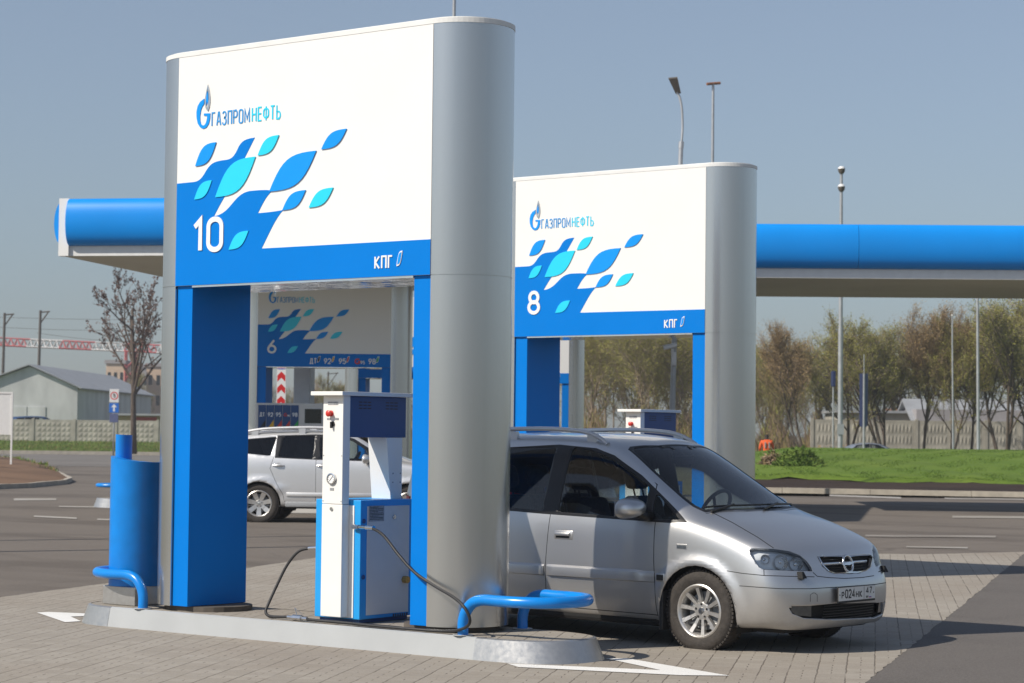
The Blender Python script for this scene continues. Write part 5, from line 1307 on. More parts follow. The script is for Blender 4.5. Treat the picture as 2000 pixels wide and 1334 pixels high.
build_car(sedan_table(), 'saloon_car', 'pale blue grey saloon whose roof shows above the lawn', 'car', sc_, TH, 'greycar', 2)
vp = put(75, 158) + R0 * 2.3; vp.z = .86
van = build_car(suv_table(), 'van', 'dark blue van parked behind the concrete fence by the tin shed', 'van', vp, TH, 'bluecar', 1)[0]
van.scale = (.95, .95, .95)

# ------------------------------------------------------------------ canopies
def canopy(loc, rz, w, d, zb, zs, zt_, label, posts, bulge=.24):
    """flat canopy with a convex blue fascia all round, white lower band and white corner trims; origin = front left corner"""
    root = empty('forecourt_canopy', loc, rz, label, 'canopy', 'forecourt canopies')
    def fas(x0, y0, x1, y1, nx, ny, trim=.14):
        n = 14; h = zt_ - zs; dx, dy = (x1 - x0), (y1 - y0); L_ = math.hypot(dx, dy); dx /= L_; dy /= L_; m_ = max(1, round((L_ - 2 * trim) / 3.2)); sw = (L_ - 2 * trim) / m_
        for q in range(m_):                                # sheet metal sections with a narrow seam between them
            bm = BM(); A = []; B = []; ta, tb = trim + q * sw + (.004 if q else 0), trim + (q + 1) * sw - (.004 if q < m_ - 1 else 0)
            for k in range(n + 1):
                a = -pi / 2 + pi * k / n; b_ = bulge * cos(a) ** .8 if abs(cos(a)) > 1e-6 else 0; z = zs + h / 2 + h / 2 * sin(a)
                A.append(bm.verts.new((x0 + dx * ta + nx * b_, y0 + dy * ta + ny * b_, z))); B.append(bm.verts.new((x0 + dx * tb + nx * b_, y0 + dy * tb + ny * b_, z)))
            for k in range(n): bm.faces.new((A[k], B[k], B[k + 1], A[k + 1]))
            bm.faces.new(A); bm.faces.new(B[::-1]); bmesh.ops.recalc_face_normals(bm, faces=bm.faces[:])
            link('blue_fascia', bm, 'fascia', root, True, 40)
    fas(0, 0, w, 0, 0, -1); fas(0, d, 0, 0, -1, 0); fas(w, 0, w, d, 1, 0); fas(w, d, 0, d, 0, 1)
    bm = BM(); box(bm, 0.02, w - .02, 0.02, d - .02, zb + .02, zt_ - .02); core = link('canopy_core', bm, 'white', root)
    bm = BM(); box(bm, 0, w, 0, d, zb, zs - .002); link('lower_band', bm, 'cap', root)
    bm = BM(); box(bm, .05, w - .05, .05, d - .05, zb - .012, zb - .002)
    link('soffit_panel', bm, 'soffit', root)
    for x in (0, w):
        for y in (0, d):
            bm = BM(); sx = 1 if x == 0 else -1; sy = 1 if y == 0 else -1
            box(bm, *sorted((x - sx * .06, x + sx * .14)), *sorted((y - sy * .06, y + sy * .14)), zb - .003, zt_ + .003); link('corner_trim', bm, 'white', root)
    for px_, py_ in posts:
        bm = BM(); box(bm, px_ - .18, px_ + .18, py_ - .18, py_ + .18, 0, zb - .012, .02); link('support_post', bm, 'cap', root)
    return root
cl = at(122, 500, 41.0)
canA = canopy((cl.x, cl.y, 0), TH - .19, 9.6, 10.0, cl.z, cl.z + .19, cl.z + 1.08, 'blue edged forecourt canopy behind pylon 10 with its corner showing at left', [(3.3, 5.0), (7.6, 5.0)])
cb_ = at(1330, 541, 46.0)
canB = canopy((cb_.x, cb_.y, 0), TH - .045, 11.0, 6.2, cb_.z, cb_.z + .20, cb_.z + 1.14, 'long blue edged forecourt canopy at right behind the minivan', [(1.1, 3.0), (9.8, 3.0)])
# multi-product pump in the shade of the left canopy
fp = put(500, 43.0); fproot = empty('fuel_pump', fp, YB, 'blue fuel pump lettered ДТ 92 95 98 above the white crossover roof', 'fuel pump')
bm = BM(); box(bm, -.02, 1.75, 0, .5, .0, 2.17, .02); link('pump_case', bm, 'dispgrey', fproot)
fr = lambda x, z, y=-.004: (Vector((x, y, z)), Vector((1, 0, 0)), Vector((0, 0, 1)), Vector((0, -1, 0)))
for i, s in enumerate(('ДТ', '92', '95', '95', '98')):
    x0 = .04 + i * .163
    bm = BM(); box(bm, x0, x0 + .155, -.006, -.0005, 1.25, 2.13); pnl = link('grade_panel', bm, 'dispblue', fproot)
    if i == 3:
        bm = BM(); text(bm, 'G', fr(x0 + .015, 1.905, -.0063), .07, .24, 1.0, .1, .001, width=.075); link('grade_lettering', bm, 'red', pnl)
        bm = BM(); text(bm, s, fr(x0 + .095, 1.90, -.0063), .042, .17, .95, .14, .001, width=.05); link('grade_lettering', bm, 'letter', pnl)
    else:
        bm = BM(); text(bm, s, fr(x0 + .028, 1.90, -.0063), .085, .17, .95, .14, .001, width=.10); link('grade_lettering', bm, 'letter', pnl)
    bm = BM(); fillpoly(bm, [(x0 + .05, 1.70), (x0 + .15, 1.84), (x0 + .15, 1.70)], -.0063, .001); link('grade_marker', bm, ('ink', 'yellowlab', 'red', 'red', 'greenlab')[i], pnl)
bm = BM(); box(bm, .97, 1.30, -.008, -.0005, 1.78, 2.06); link('display_screen', bm, 'screen', fproot)
bm = BM(); box(bm, 1.36, 1.68, -.006, -.0005, 1.3, 2.1); link('side_panel', bm, 'dispblue', fproot)

# ------------------------------------------------------------------ street furniture
def rig(name, px, d, z, label, cat, group=None, rz=None):
    p = put(px, d, z); return empty(name, p, TH if rz is None else rz, label, cat, group), p
def zat(py, d, px): return at(px, py, d).z
r, p = rig('street_lamp', 1309, 48, .0, 'leaning street lamp with flat head and white camera rising behind pylon 8', 'street lamp', 'street lamps')
LI = (Matrix.Translation(p) @ Matrix.Rotation(TH, 4, 'Z')).inverted(); L0 = lambda px_, py_: LI @ at(px_, py_, 48)
a_, b_, c_ = L0(1333, 252), L0(1330, 290), L0(1316, 700)
bm = BM(); tube(bm, [(0, 0, 0), c_, b_], [.066, .06, .05], 12); tube(bm, [b_, b_.lerp(a_, .35)], .058, 12); link('pole', bm, 'post', r, True, 40)
bm = BM(); tube(bm, [b_, a_, L0(1332, 215), L0(1328, 192), L0(1322, 180)], .027, 10, smooth_path=5); link('arm', bm, 'post', r, True)
bm = BM(); h0_, h1_ = L0(1325, 183), L0(1313, 157) + Vector((0, -.25, 0)); dv_ = (h1_ - h0_).normalized(); sd_ = Vector((1, 0, .12)).normalized(); nn_ = dv_.cross(sd_)
A_ = [h0_ + sd_ * .06, h0_ - sd_ * .06, h1_ - sd_ * .10, h1_ + sd_ * .10]; prism(bm, A_, nn_ * .06); link('lamp_head', bm, 'darkpost', r, False)
cc_ = L0(1309, 677) + Vector((0, -.10, 0)); zc = cc_.z; cm_ = Matrix.Translation(cc_) @ Matrix.Rotation(RAD(-14), 4, 'Y')
bm = BM(); box(bm, -.16, .14, -.05, .05, -.045, .045, .02, mat=cm_); box(bm, -.19, .14, -.058, .058, .047, .06, .005, mat=cm_); cmr = link('camera_body', bm, 'signwhite', r, True, 40)
bm = BM(); disc(bm, cm_ @ Vector((-.161, 0, 0)), (-1, 0, -.25), .032, .006); link('camera_lens', bm, 'screen', cmr)
bm = BM(); tube(bm, [cc_ + Vector((.04, 0, -.05)), cc_ + Vector((.05, .02, -.18)), cc_ + Vector((.07, .06, -.30))], .03, 8); box(bm, cc_.x + .03, cc_.x + .13, cc_.y - .0, cc_.y + .06, zc - .42, zc - .12, .02); link('camera_bracket', bm, 'signwhite', cmr, True, 40)
r, p = rig('mast', 1388, 60, 0, 'thin rusty mast with a short crossbar rising above pylon 8', 'mast'); H_ = zat(163, 60, 1388)
bm = BM(); tube(bm, [(0, 0, 0), (0, 0, H_)], [.06, .036], 10); link('pole', bm, 'post', r, True, 40)
bm = BM(); tube(bm, [(-.18, -.08, H_ - .03), (.2, .09, H_ + .03)], .04, 8); link('crossbar', bm, 'rust', r, True, 40)
r, p = rig('street_lamp', 1641, 92, 0.6, 'tall street lamp with two round globes above the right canopy', 'street lamp', 'street lamps'); H_ = zat(330, 92, 1641) - .6
bm = BM(); tube(bm, [(0, 0, -.3), (0, 0, 5.6)], .105, 12); tube(bm, [(0, 0, 5.6), (0, 0, H_)], [.09, .06], 10); box(bm, -.14, .14, -.13, -.10, 1.1, 1.55); link('pole', bm, 'post', r, True, 40)
for zz in (H_, H_ - .76):
    bm = BM(); lathe(bm, [(0, -.21), (.085, -.2), (.14, -.11), (.155, 0)], (0, -.03, zz), (0, 0, 1), 16); g_ = link('lamp_bowl', bm, 'darkpost', r, True, 50)
    bm = BM(); lathe(bm, [(.155, 0), (.135, .06), (.075, .105), (0, .11)], (0, -.03, zz + .002), (0, 0, 1), 16); link('lamp_cover', bm, 'signwhite', g_, True, 50)
for px_, py_, d, rr, lab in ((1862, 618, 90, .035, 'thin pale pole on the lawn left of the thicker pole'), (1911, 500, 90, .06, 'thick pale pole on the lawn at the right edge'), (877, -200, 62, .055, 'tall thin pole rising behind the top of pylon 10')):
    r, p = rig('flag_pole', px_, d, .4 if d == 90 else 0, lab, 'pole', 'bare poles'); H_ = zat(py_, d, px_) - p.z
    bm = BM(); tube(bm, [(0, 0, 0), (-.06 if d == 90 else 0, 0, H_)], [rr * 1.25, rr * .8], 10); link('pole_shaft', bm, 'post', r, True, 40)
    bm = BM(); lathe(bm, [(0, 0), (rr * .9, .02), (rr * .9, .06), (0, .09)], (-.06 if d == 90 else 0, 0, H_), (0, 0, 1), 8); link('pole_finial', bm, 'signwhite', r, True)
# banners and small signs on the lawn
r, p = rig('banner_post', 1687, 95, .6, 'post with two tall navy banners on the lawn', 'banner post'); z1_, z0_ = zat(730, 95, 1687) - .6, zat(836, 95, 1687) - .6
bm = BM(); tube(bm, [(0, 0, -.2), (0, 0, z1_)], .05, 10); tube(bm, [(0, 0, z1_), (0, 0, z1_ + .85)], .02, 8); link('pole', bm, 'post', r, True, 40)
for s, m_ in ((-1, 'navy'), (1, 'navylite')):
    bm = BM(); P = [(s * .055, z0_ + .02), (s * .18, z0_ + .1), (s * .19, z1_), (s * .055, z1_ + .02)]
    prism(bm, [(a, .02 * s + (.05 if abs(a) > .15 else 0), b_) for a, b_ in P], (0, .03, 0)); link('banner', bm, m_, r)
r, p = rig('sign_post', 1627, 95, .6, 'thin post with a narrow dark sign on the lawn', 'sign'); z1_, z0_ = zat(725, 95, 1627) - .6, zat(755, 95, 1627) - .6
bm = BM(); tube(bm, [(0, 0, -.2), (0, 0, z0_)], .035, 8); link('pole', bm, 'post', r, True, 40)
bm = BM(); box(bm, -.06, .06, -.3, .3, z0_, z1_, .01); link('sign_plate', bm, 'navy', r)
# chevron board with round blue sign
r, p = rig('chevron_board', 548, 60, 0, 'red and white chevron board under a round blue sign behind pylon 6', 'road sign')
bm = BM(); tube(bm, [(0, .03, 0), (0, .03, 3.75)], .035, 10); link('pole', bm, 'post', r, True, 40)
bm = BM(); box(bm, -.125, .125, -.012, .0, .55, 3.30); bd = link('board', bm, 'signwhite', r)
bm = BM()
for k in range(8):
    z = .62 + k * .335
    prism(bm, [(-.11, -.0125, z), (0, -.0125, z + .11), (.11, -.0125, z), (.11, -.0125, z + .17), (0, -.0125, z + .28), (-.11, -.0125, z + .17)], (0, -.002, 0))
link('chevron_stripes', bm, 'signred', bd)
bm = BM(); disc(bm, (0, 0, 3.60), (0, -1, 0), .30, .012, 28); sg = link('round_sign', bm, 'signblue', r)
bm = BM(); stroke(bm, [(0, .18), (0, -.16)], .06, (Vector((0, -.0125, 3.60)), Vector((1, 0, 0)), Vector((0, 0, 1)), Vector((0, -1, 0))), .002, 0); link('sign_arrow', bm, 'signwhite', sg)
# stacked road signs at left
r, p = rig('road_sign', 222, 122, .2, 'stack of road signs with a blue arrow plate near the bare tree at left', 'road sign'); sc2 = 122 / FPX
bm = BM(); tube(bm, [(0, .05, -.3), (0, .05, zat(765, 122, 222) - .2)], .045, 8); link('pole', bm, 'post', r, True)
def zz_(py): return zat(py, 122, 222) - .2
bm = BM(); box(bm, -.26, .26, -.02, .02, zz_(786), zz_(760), .01); a_ = link('speed_plate', bm, 'cap', r)
bm = BM(); c_ = (zz_(760) + zz_(786)) / 2; lathe(bm, [(.17, 0), (.22, 0), (.22, .006), (.17, .006)], (0, -.021, c_), (0, -1, 0), 24, close=True); link('speed_ring', bm, 'signred', a_)
bm = BM(); text(bm, '5', (Vector((-.06, -.021, c_ - .11)), Vector((1, 0, 0)), Vector((0, 0, 1)), Vector((0, -1, 0))), .22, .2, 1, .1, .003); link('speed_figure', bm, 'ink', a_)
bm = BM(); box(bm, -.27, .27, -.02, .02, zz_(806), zz_(787.5), .01); a_ = link('arrow_plate', bm, 'signblue', r)
bm = BM(); c_ = (zz_(787.5) + zz_(806)) / 2; f_ = (Vector((0, -.021, c_)), Vector((1, 0, 0)), Vector((0, 0, 1)), Vector((0, -1, 0))); stroke(bm, [(0, -.2), (0, .08)], .10, f_, .003, 0); prism(bm, [(-.16, -.0212, c_ + .04), (0, -.0212, c_ + .22), (.16, -.0212, c_ + .04)], (0, -.003, 0)); link('arrow_figure', bm, 'signwhite', a_)
bm = BM(); box(bm, -.24, .24, -.02, .02, zz_(825), zz_(808), .01); link('lower_plate', bm, 'navylite', r)
# white notice board
r, p = rig('notice_board', 4, 75, .12, 'white framed notice board on two posts in the soil bed at left', 'notice board')
bm = BM(); box(bm, -2.0, .30, -.01, .01, 1.25, 2.66); link('board_face', bm, 'signwhite', r)
bm = BM()
box(bm, .30, .36, -.03, .03, -.1, 2.72); link('board_post', bm, 'white', r)
bm = BM(); box(bm, -2.06, -2.0, -.03, .03, -.1, 2.72); link('board_post', bm, 'white', r)
bm = BM(); box(bm, -2.0, .30, -.029, .029, 2.66, 2.72); link('top_rail', bm, 'white', r)

# ------------------------------------------------------------------ lawn, soil, kerbs
def ridge(px, d):
    t = max(0, min(1, (d - 64) / 21)); t2 = max(0, min(1, (d - 88) / 12)); e = max(0, min(1, (px - 1330) / 220))
    return .12 + .93 * (t * t * (3 - 2 * t)) * (1 - t2 * t2 * (3 - 2 * t2) * .9) * (.45 + .55 * e)
def grid_sheet(name, pxs, ds, zf, mat, kind='structure'):
    bm = BM(); g = [[bm.verts.new(put(px_, d, zf(px_, d))) for px_ in pxs] for d in ds]
    for i in range(len(ds) - 1):
        for j in range(len(pxs) - 1): bm.faces.new((g[i][j], g[i][j + 1], g[i + 1][j + 1], g[i + 1][j]))
    bmesh.ops.recalc_face_normals(bm, faces=bm.faces[:])
    if bm.faces[0].normal.z < 0: bmesh.ops.reverse_faces(bm, faces=bm.faces[:])
    o = link(name, bm, mat, None, True); o['kind'] = kind; return o
pxs = [1380 + 40 * k for k in range(40)]
kd = lambda px_: 62.2 - (px_ - 1530) * .004
def dd(px_, f): return kd(px_) + f
bm = BM(); g = [[bm.verts.new(put(px_, dd(px_, f), (.125 + max(0, f - 1) * .016 + .03 * sin(px_ * .31 + f * 3)) if f < 9 else ridge(px_, dd(px_, f)) - .05)) for px_ in pxs] for f in (.16, 1, 2, 4, 6, 8.5, 11)]
for i in range(6):
    for j in range(len(pxs) - 1): bm.faces.new((g[i][j], g[i][j + 1], g[i + 1][j + 1], g[i + 1][j]))
o = link('soil_bed', bm, M_SOIL, None, True); o['kind'] = 'structure'
random.seed(3)
def lawn_edge(px_): return 7.6 + .5 * sin(px_ * .021) + .3 * sin(px_ * .09 + 1)
bm = BM(); fs_ = [0, .5, 1, 2, 4, 6, 9, 12, 15, 18, 22, 26, 30, 36, 44]
g = [[bm.verts.new(put(px_, dd(px_, lawn_edge(px_) + f), ridge(px_, dd(px_, lawn_edge(px_) + f)) + (-.04 if f == 0 else .10) + .03 * sin(px_ * .05 + f))) for px_ in pxs] for f in fs_]
for i in range(len(fs_) - 1):
    for j in range(len(pxs) - 1): bm.faces.new((g[i][j], g[i][j + 1], g[i + 1][j + 1], g[i + 1][j]))
bmesh.ops.recalc_face_normals(bm, faces=bm.faces[:])
o = link('lawn', bm, M_LAWN, None, True); o['kind'] = 'structure'
def tufts(name, n, area, zf, h, mat, seed, label=None):
    rg = random.Random(seed); bm = BM()
    for _ in range(n):
        px_, d = area(rg); b_ = put(px_, d, zf(px_, d)); w = rg.uniform(.010, .022)
        for q in range(3):
            a = rg.uniform(0, 6.28); hh = h * rg.uniform(.5, 1.3); l = Vector((cos(a), sin(a), 0)) * hh * rg.uniform(.1, .7)
            t = Vector((-sin(a), cos(a), 0)) * w
            f = bm.faces.new([bm.verts.new(b_ + t), bm.verts.new(b_ - t), bm.verts.new(b_ + l + Vector((0, 0, hh)))]); f.material_index = rg.choice((0, 0, 0, 1))
    o = link(name, bm, mat); tag(o, label or 'short green grass covering the lawn mound', 'grass', None, 'stuff'); return o
MT['blade'] = pmat('grass_blade', (0.115, 0.195, 0.014), .7, var=.3, scale=1.5); MT['blade2'] = pmat('grass_blade_light', (0.13, 0.22, 0.03), .7, var=.3, scale=1.5); MT['dry'] = pmat('dry_grass', (0.26, 0.19, 0.08), .9, var=.25, scale=2)
def la(rg):
    px_ = rg.uniform(1380, 2060); f = 26 * rg.random() ** 1.3; return px_, dd(px_, lawn_edge(px_) + f)
tufts('grass', 30000, la, lambda a, b: ridge(a, b) + .09, .026, ['blade', 'blade2'], 5)
bm = BM(); bm2 = None
kroot = []
n = 22
for k in range(n):
    pass
def kerb_run(name, pts, label, h=.15, w=.16, seg=2.0):
    """precast kerb stones butted end to end, one object per run"""
    bm = BM()
    for a, b in zip(pts[:-1], pts[1:]):
        a, b = Vector(a), Vector(b); L_ = (b - a).length; m_ = max(1, int(L_ / seg)); t = (b - a).normalized(); nn = Vector((-t.y, t.x, 0))
        for i in range(m_):
            p, q = a + t * (L_ * i / m_ + .006), a + t * (L_ * (i + 1) / m_ - .006)
            prism(bm, [(p.x, p.y, 0), (q.x, q.y, 0), (q.x + nn.x * w, q.y + nn.y * w, 0), (p.x + nn.x * w, p.y + nn.y * w, 0)], (0, 0, h + .004 * sin(i * 1.7)))
    o = link(name, bm, 'concrete'); return o
o = kerb_run('kerb', [put(1360, kd(1360)), put(1700, kd(1700)), put(2100, kd(2100)), put(2500, kd(2500))], ''); o['kind'] = 'structure'
# left: road, verge, soil island
sheet('road', [put(-900, 92), put(330, 92), put(700, 96), put(700, 131.5), put(-900, 131.5)], .012, M_ROAD)
o = kerb_run('kerb', [put(-600, 131.7), put(-100, 131.7), put(330, 131.7), put(560, 131.7)], '', h=.22, w=.25, seg=3); o['kind'] = 'structure'
vz = lambda px_, d: .15 + max(0, min(1, (d - 132) / 16)) * .55
grid_sheet('verge', [-900 + 60 * k for k in range(26)], [132, 134, 137, 140, 144, 148, 156, 175], lambda a, b: vz(a, b) + .03 * sin(a * .11 + b), M_VERGE)
tufts('grass', 6000, lambda rg: (rg.uniform(-30, 330), 132.3 + 15 * rg.random()), lambda a, b: vz(a, b), .13, ['blade', 'dry'], 9, 'dry and green grass on the verge before the concrete fence')
SB = [gnd(-300, 962), gnd(-60, 958), gnd(60, 953), gnd(128, 946), gnd(141, 941), gnd(120, 930), gnd(96, 917), gnd(40, 902), gnd(-60, 892), gnd(-400, 892)]
bm = BM(); c_ = sum(SB, Vector()) / len(SB); rings = []
for f, z in ((1, .10), (.93, .16), (.75, .26), (.5, .34), (.2, .38)): rings.append([bm.verts.new(c_ + (p - c_) * f + Vector((0, 0, z + .02 * sin(i * 2.1 + f * 9)))) for i, p in enumerate(SB)])
for a, b in zip(rings[:-1], rings[1:]):
    for i in range(len(SB)):
        j = (i + 1) % len(SB); bm.faces.new((a[i], a[j], b[j], b[i]))
bm.faces.new(rings[-1]); bmesh.ops.recalc_face_normals(bm, faces=bm.faces[:])
o = link('soil_island', bm, M_SOIL2, None, True); o['kind'] = 'structure'
o = kerb_run('kerb', [tuple(p) for p in SB[:8]], '', h=.13, w=.14, seg=1.0); o['kind'] = 'structure'
def sa(rg):
    t = rg.random(); return rg.uniform(-40, 110), 0
rg = random.Random(11); bm = BM()
for _ in range(900):
    p = c_.lerp(SB[rg.choice((5, 6, 7, 8, 6, 7))].lerp(SB[rg.choice((6, 7, 8))], rg.random()), rg.uniform(.72, .98)); h_ = rg.uniform(.06, .2); a = rg.uniform(0, 6.3); t = Vector((cos(a), sin(a), 0)) * .03
    p = Vector((p.x, p.y, .14)); f = bm.faces.new([bm.verts.new(p + t), bm.verts.new(p - t), bm.verts.new(p + Vector((rg.uniform(-.08, .08), rg.uniform(-.08, .08), h_)))]); f.material_index = rg.choice((0, 0, 1))
tag(link('grass', bm, ['blade', 'dry']), 'patchy grass along the far edge of the soil island at left', 'grass', None, 'stuff')

# ------------------------------------------------------------------ fences, sheds, buildings
def fence(name, a, b, z0, z1, n, label, mat='fencec', studs=True):
    root = empty(name, a, math.atan2(b.y - a.y, b.x - a.x), label, 'fence', 'concrete fences'); L_ = Vector((b.x - a.x, b.y - a.y, 0)).length; w = L_ / n
    for i in range(n):
        bm = BM(); box(bm, i * w + .09, (i + 1) * w - .09, -.05, .05, 0, z1 - z0 - .04)
        if studs:
            nx, nz = 7, 4
            for k in range(nx):
                for q in range(nz):
                    x = i * w + .25 + (w - .5) * (k + .5) / nx; z = .12 + (z1 - z0 - .3) * (q + .5) / nz; dx, dz = (w - .5) / nx * .42, (z1 - z0 - .3) / nz * .42
                    v = [bm.verts.new(p) for p in ((x - dx, -.051, z - dz), (x + dx, -.051, z - dz), (x + dx, -.051, z + dz), (x - dx, -.051, z + dz))]; t = bm.verts.new((x, -.085, z))
                    for m_ in range(4): bm.faces.new((v[m_], v[(m_ + 1) % 4], t))
        bmesh.ops.recalc_face_normals(bm, faces=bm.faces[:]); link('fence_panel', bm, mat, root)
    for i in range(n + 1):
        bm = BM(); box(bm, i * w - .085, i * w + .085, -.09, .09, -.1, z1 - z0 + .03); link('fence_post', bm, mat, root)
    return root
fence('concrete_fence', put(-260, 150, .5), put(470, 150, .5), .5, zat(819, 150, 150), 9, 'pale concrete panel fence before the tin shed at left')
fence('concrete_fence', put(1586, 120, -.2), put(2130, 120, -.2), -.2, zat(820, 120, 1800), 8, 'weathered concrete panel fence behind the lawn trees at right')
# tin shed
gl_, gr_ = put(-55, 166), put(150, 166); zg = .6
ax = (gr_ - gl_); wl = ax.length; ang = math.atan2(ax.y, ax.x)
shed = empty('tin_shed', Vector((gl_.x, gl_.y, zg)), ang, 'weathered grey tin shed with a pitched roof behind the left fence', 'shed')
ze, zp, Ls = 4.7 - zg, 6.25 - zg, 34
bm = BM(); box(bm, 0, wl, 0, Ls, 0, ze); prism(bm, [(0, 0, ze), (wl, 0, ze), (wl * .54, 0, zp)], (0, Ls, 0)); link('shed_wall', bm, 'tin', shed)
bm = BM(); e = .35
for s, x0, x1 in ((1, -e, wl * .54), (-1, wl * .54, wl + e)):
    za = ze - .12 if s == 1 else zp + .10; zb2 = zp + .10 if s == 1 else ze - .12
    prism(bm, [(x0, -e, za), (x1, -e, zb2), (x1, -e, zb2 + .08), (x0, -e, za + .08)], (0, Ls + 2 * e, 0))
link('shed_roof', bm, 'tinroof', shed)
for x0, x1 in ((wl * .36, wl * .52), (wl * .53, wl * .70)):
    bm = BM(); box(bm, x0, x1, -.06, -.003, 0.0, 2.6, .01); link('shed_door', bm, 'tin', shed)
bm = BM()
box(bm, wl * .345, wl * .357, -.08, -.003, 0, 2.75); link('door_frame', bm, 'rust', shed)
# kiosk and distant blocks
kq = put(228, 158); kk = empty('kiosk', Vector((kq.x, kq.y, .65)), TH, 'ochre and red painted kiosk behind the bare tree at left', 'kiosk')
bm = BM(); box(bm, 0, 5.2, 0, 3, 0, 1.9); link('kiosk_wall', bm, 'ochre', kk)
bm = BM(); box(bm, 1.0, 2.9, -.03, -.002, 1.2, 1.8); link('kiosk_sign', bm, 'shopred', kk)
bm = BM(); box(bm, 1.0, 2.9, -.03, -.002, .1, 1.1); link('kiosk_shutter', bm, 'rust', kk)
bm = BM(); box(bm, -.3, 5.5, -.4, 3.3, 1.905, 2.05); link('kiosk_roof', bm, 'tinroof', kk)
def block(px0, px1, py, d, mat, label, rows, cols):
    a, b = put(px0, d), put(px1, d); w = (b - a).length; h = zat(py, d, px0)
    r = empty('apartment_block', a, TH, label, 'building', 'far apartment blocks'); bm = BM(); box(bm, 0, w, 0, 14, 0, h); wv = link('block_wall', bm, mat, r)
    bm = BM(); box(bm, -.2, w + .2, -.2, 14.2, h + .01, h + .5); link('block_roof', bm, 'bgrey', r)
    for i in range(rows):
        for j in range(cols):
            bm = BM(); x = w * (j + .3) / cols; z = h - 2.6 - i * 2.9; box(bm, x, x + w / cols * .45, -.05, -.003, z, z + 1.4); link('window', bm, 'screen', r)
block(205, 241, 710, 300, 'beige', 'beige apartment block peeping over the tin shed roof', 2, 3)
block(238, 300, 718, 330, 'bgrey', 'grey apartment block behind the bare tree at left', 3, 5)
block(284, 345, 716, 310, 'beige', 'beige apartment block beside the left pylon column', 3, 4)
# long shed behind the right fence
q0 = put(1790, 126); r = empty('long_shed', Vector((q0.x, q0.y, -.2)), TH, 'low dark roofed shed behind the right concrete fence', 'shed'); h = zat(783, 126, 1850) + .2
bm = BM(); box(bm, 0, 10.5, 0, 6, 0, h - .5); link('shed_wall', bm, 'bgrey', r)
bm = BM(); prism(bm, [(-.3, -.5, h - 1.5), (-.3, -.5, h - 1.4), (-.3, 3, h + .15), (-.3, 3, h)], (11.2, 0, 0)); prism(bm, [(-.3, 3.002, h), (-.3, 3.002, h + .15), (-.3, 6.4, h - 1.4), (-.3, 6.4, h - 1.5)], (11.2, 0, 0)); link('shed_roof', bm, 'tinroof', r)
q0 = put(1640, 128); r = empty('long_shed', Vector((q0.x, q0.y, -.2)), TH, 'pale low shed behind the fence beside the navy banners', 'shed'); h = zat(802, 128, 1720) + .2
bm = BM(); box(bm, 0, 5.6, 0, 6, 0, h - .15); link('shed_wall', bm, 'fencec', r); bm = BM(); box(bm, -.2, 5.8, -.3, 6.2, h - .148, h); link('shed_roof', bm, 'tinroof', r)
q0 = put(1740, 260); r = empty('brick_house', Vector((q0.x, q0.y, -.2)), TH, 'orange roofed house far behind the right trees', 'house'); bm = BM(); box(bm, 0, 6.5, 0, 8, 0, 3.7); link('house_wall', bm, 'beige', r)
bm = BM(); prism(bm, [(-.3, -.3, 3.705), (6.8, -.3, 3.705), (6.8, 4, 5.2), (-.3, 4, 5.2)], (0, .12, 0)); prism(bm, [(-.3, 8.3, 3.705), (6.8, 8.3, 3.705), (6.8, 4.13, 5.2), (-.3, 4.13, 5.2)], (0, -.12, 0)); link('house_roof', bm, 'rust', r)
# crane
ca, cb2 = at(-140, 668, 300), at(420, 694, 300)
cr = empty('tower_crane', put(252, 300), TH, 'red and white tower crane jib crossing above the tin shed', 'crane'); inv = cr.matrix_basis.inverted(); cr.matrix_basis
bm = BM(); base = put(252, 300); Minv = (Matrix.Translation(base) @ Matrix.Rotation(TH, 4, 'Z')).inverted()
a, b = Minv @ ca, Minv @ cb2; n = 44; hh = 1.05
for i in range(n):
    p, q = a.lerp(b, i / n), a.lerp(b, (i + 1) / n); mi = (i // 5) % 2
    up1 = Vector((0, .6, hh)); m_ = (p + q) / 2 + up1
    for s in (0, 1.2): tube(bm, [p + Vector((0, s, 0)), q + Vector((0, s, 0))], .10, 4, True, mi); tube(bm, [p + Vector((0, s, 0)), m_], .07, 4, True, mi); tube(bm, [m_, q + Vector((0, s, 0))], .07, 4, True, mi)
    if i < n - 1: tube(bm, [m_, m_ + (q - p)], .10, 4, True, mi)
link('jib', bm, ['cranered', 'cranewhite'], cr)
bm = BM(); zt3 = a.lerp(b, .70).z
for sx in (-.7, .7):
    for sy in (0, 1.2): tube(bm, [(sx, sy, 0), (sx, sy, zt3)], .12, 4)
for k in range(int(zt3 / 1.4)):
    z = k * 1.4
    for sy in (0, 1.2): tube(bm, [(-.7, sy, z), (.7, sy, z + 1.4)], .07, 4)
link('crane_mast', bm, 'cranered', cr)
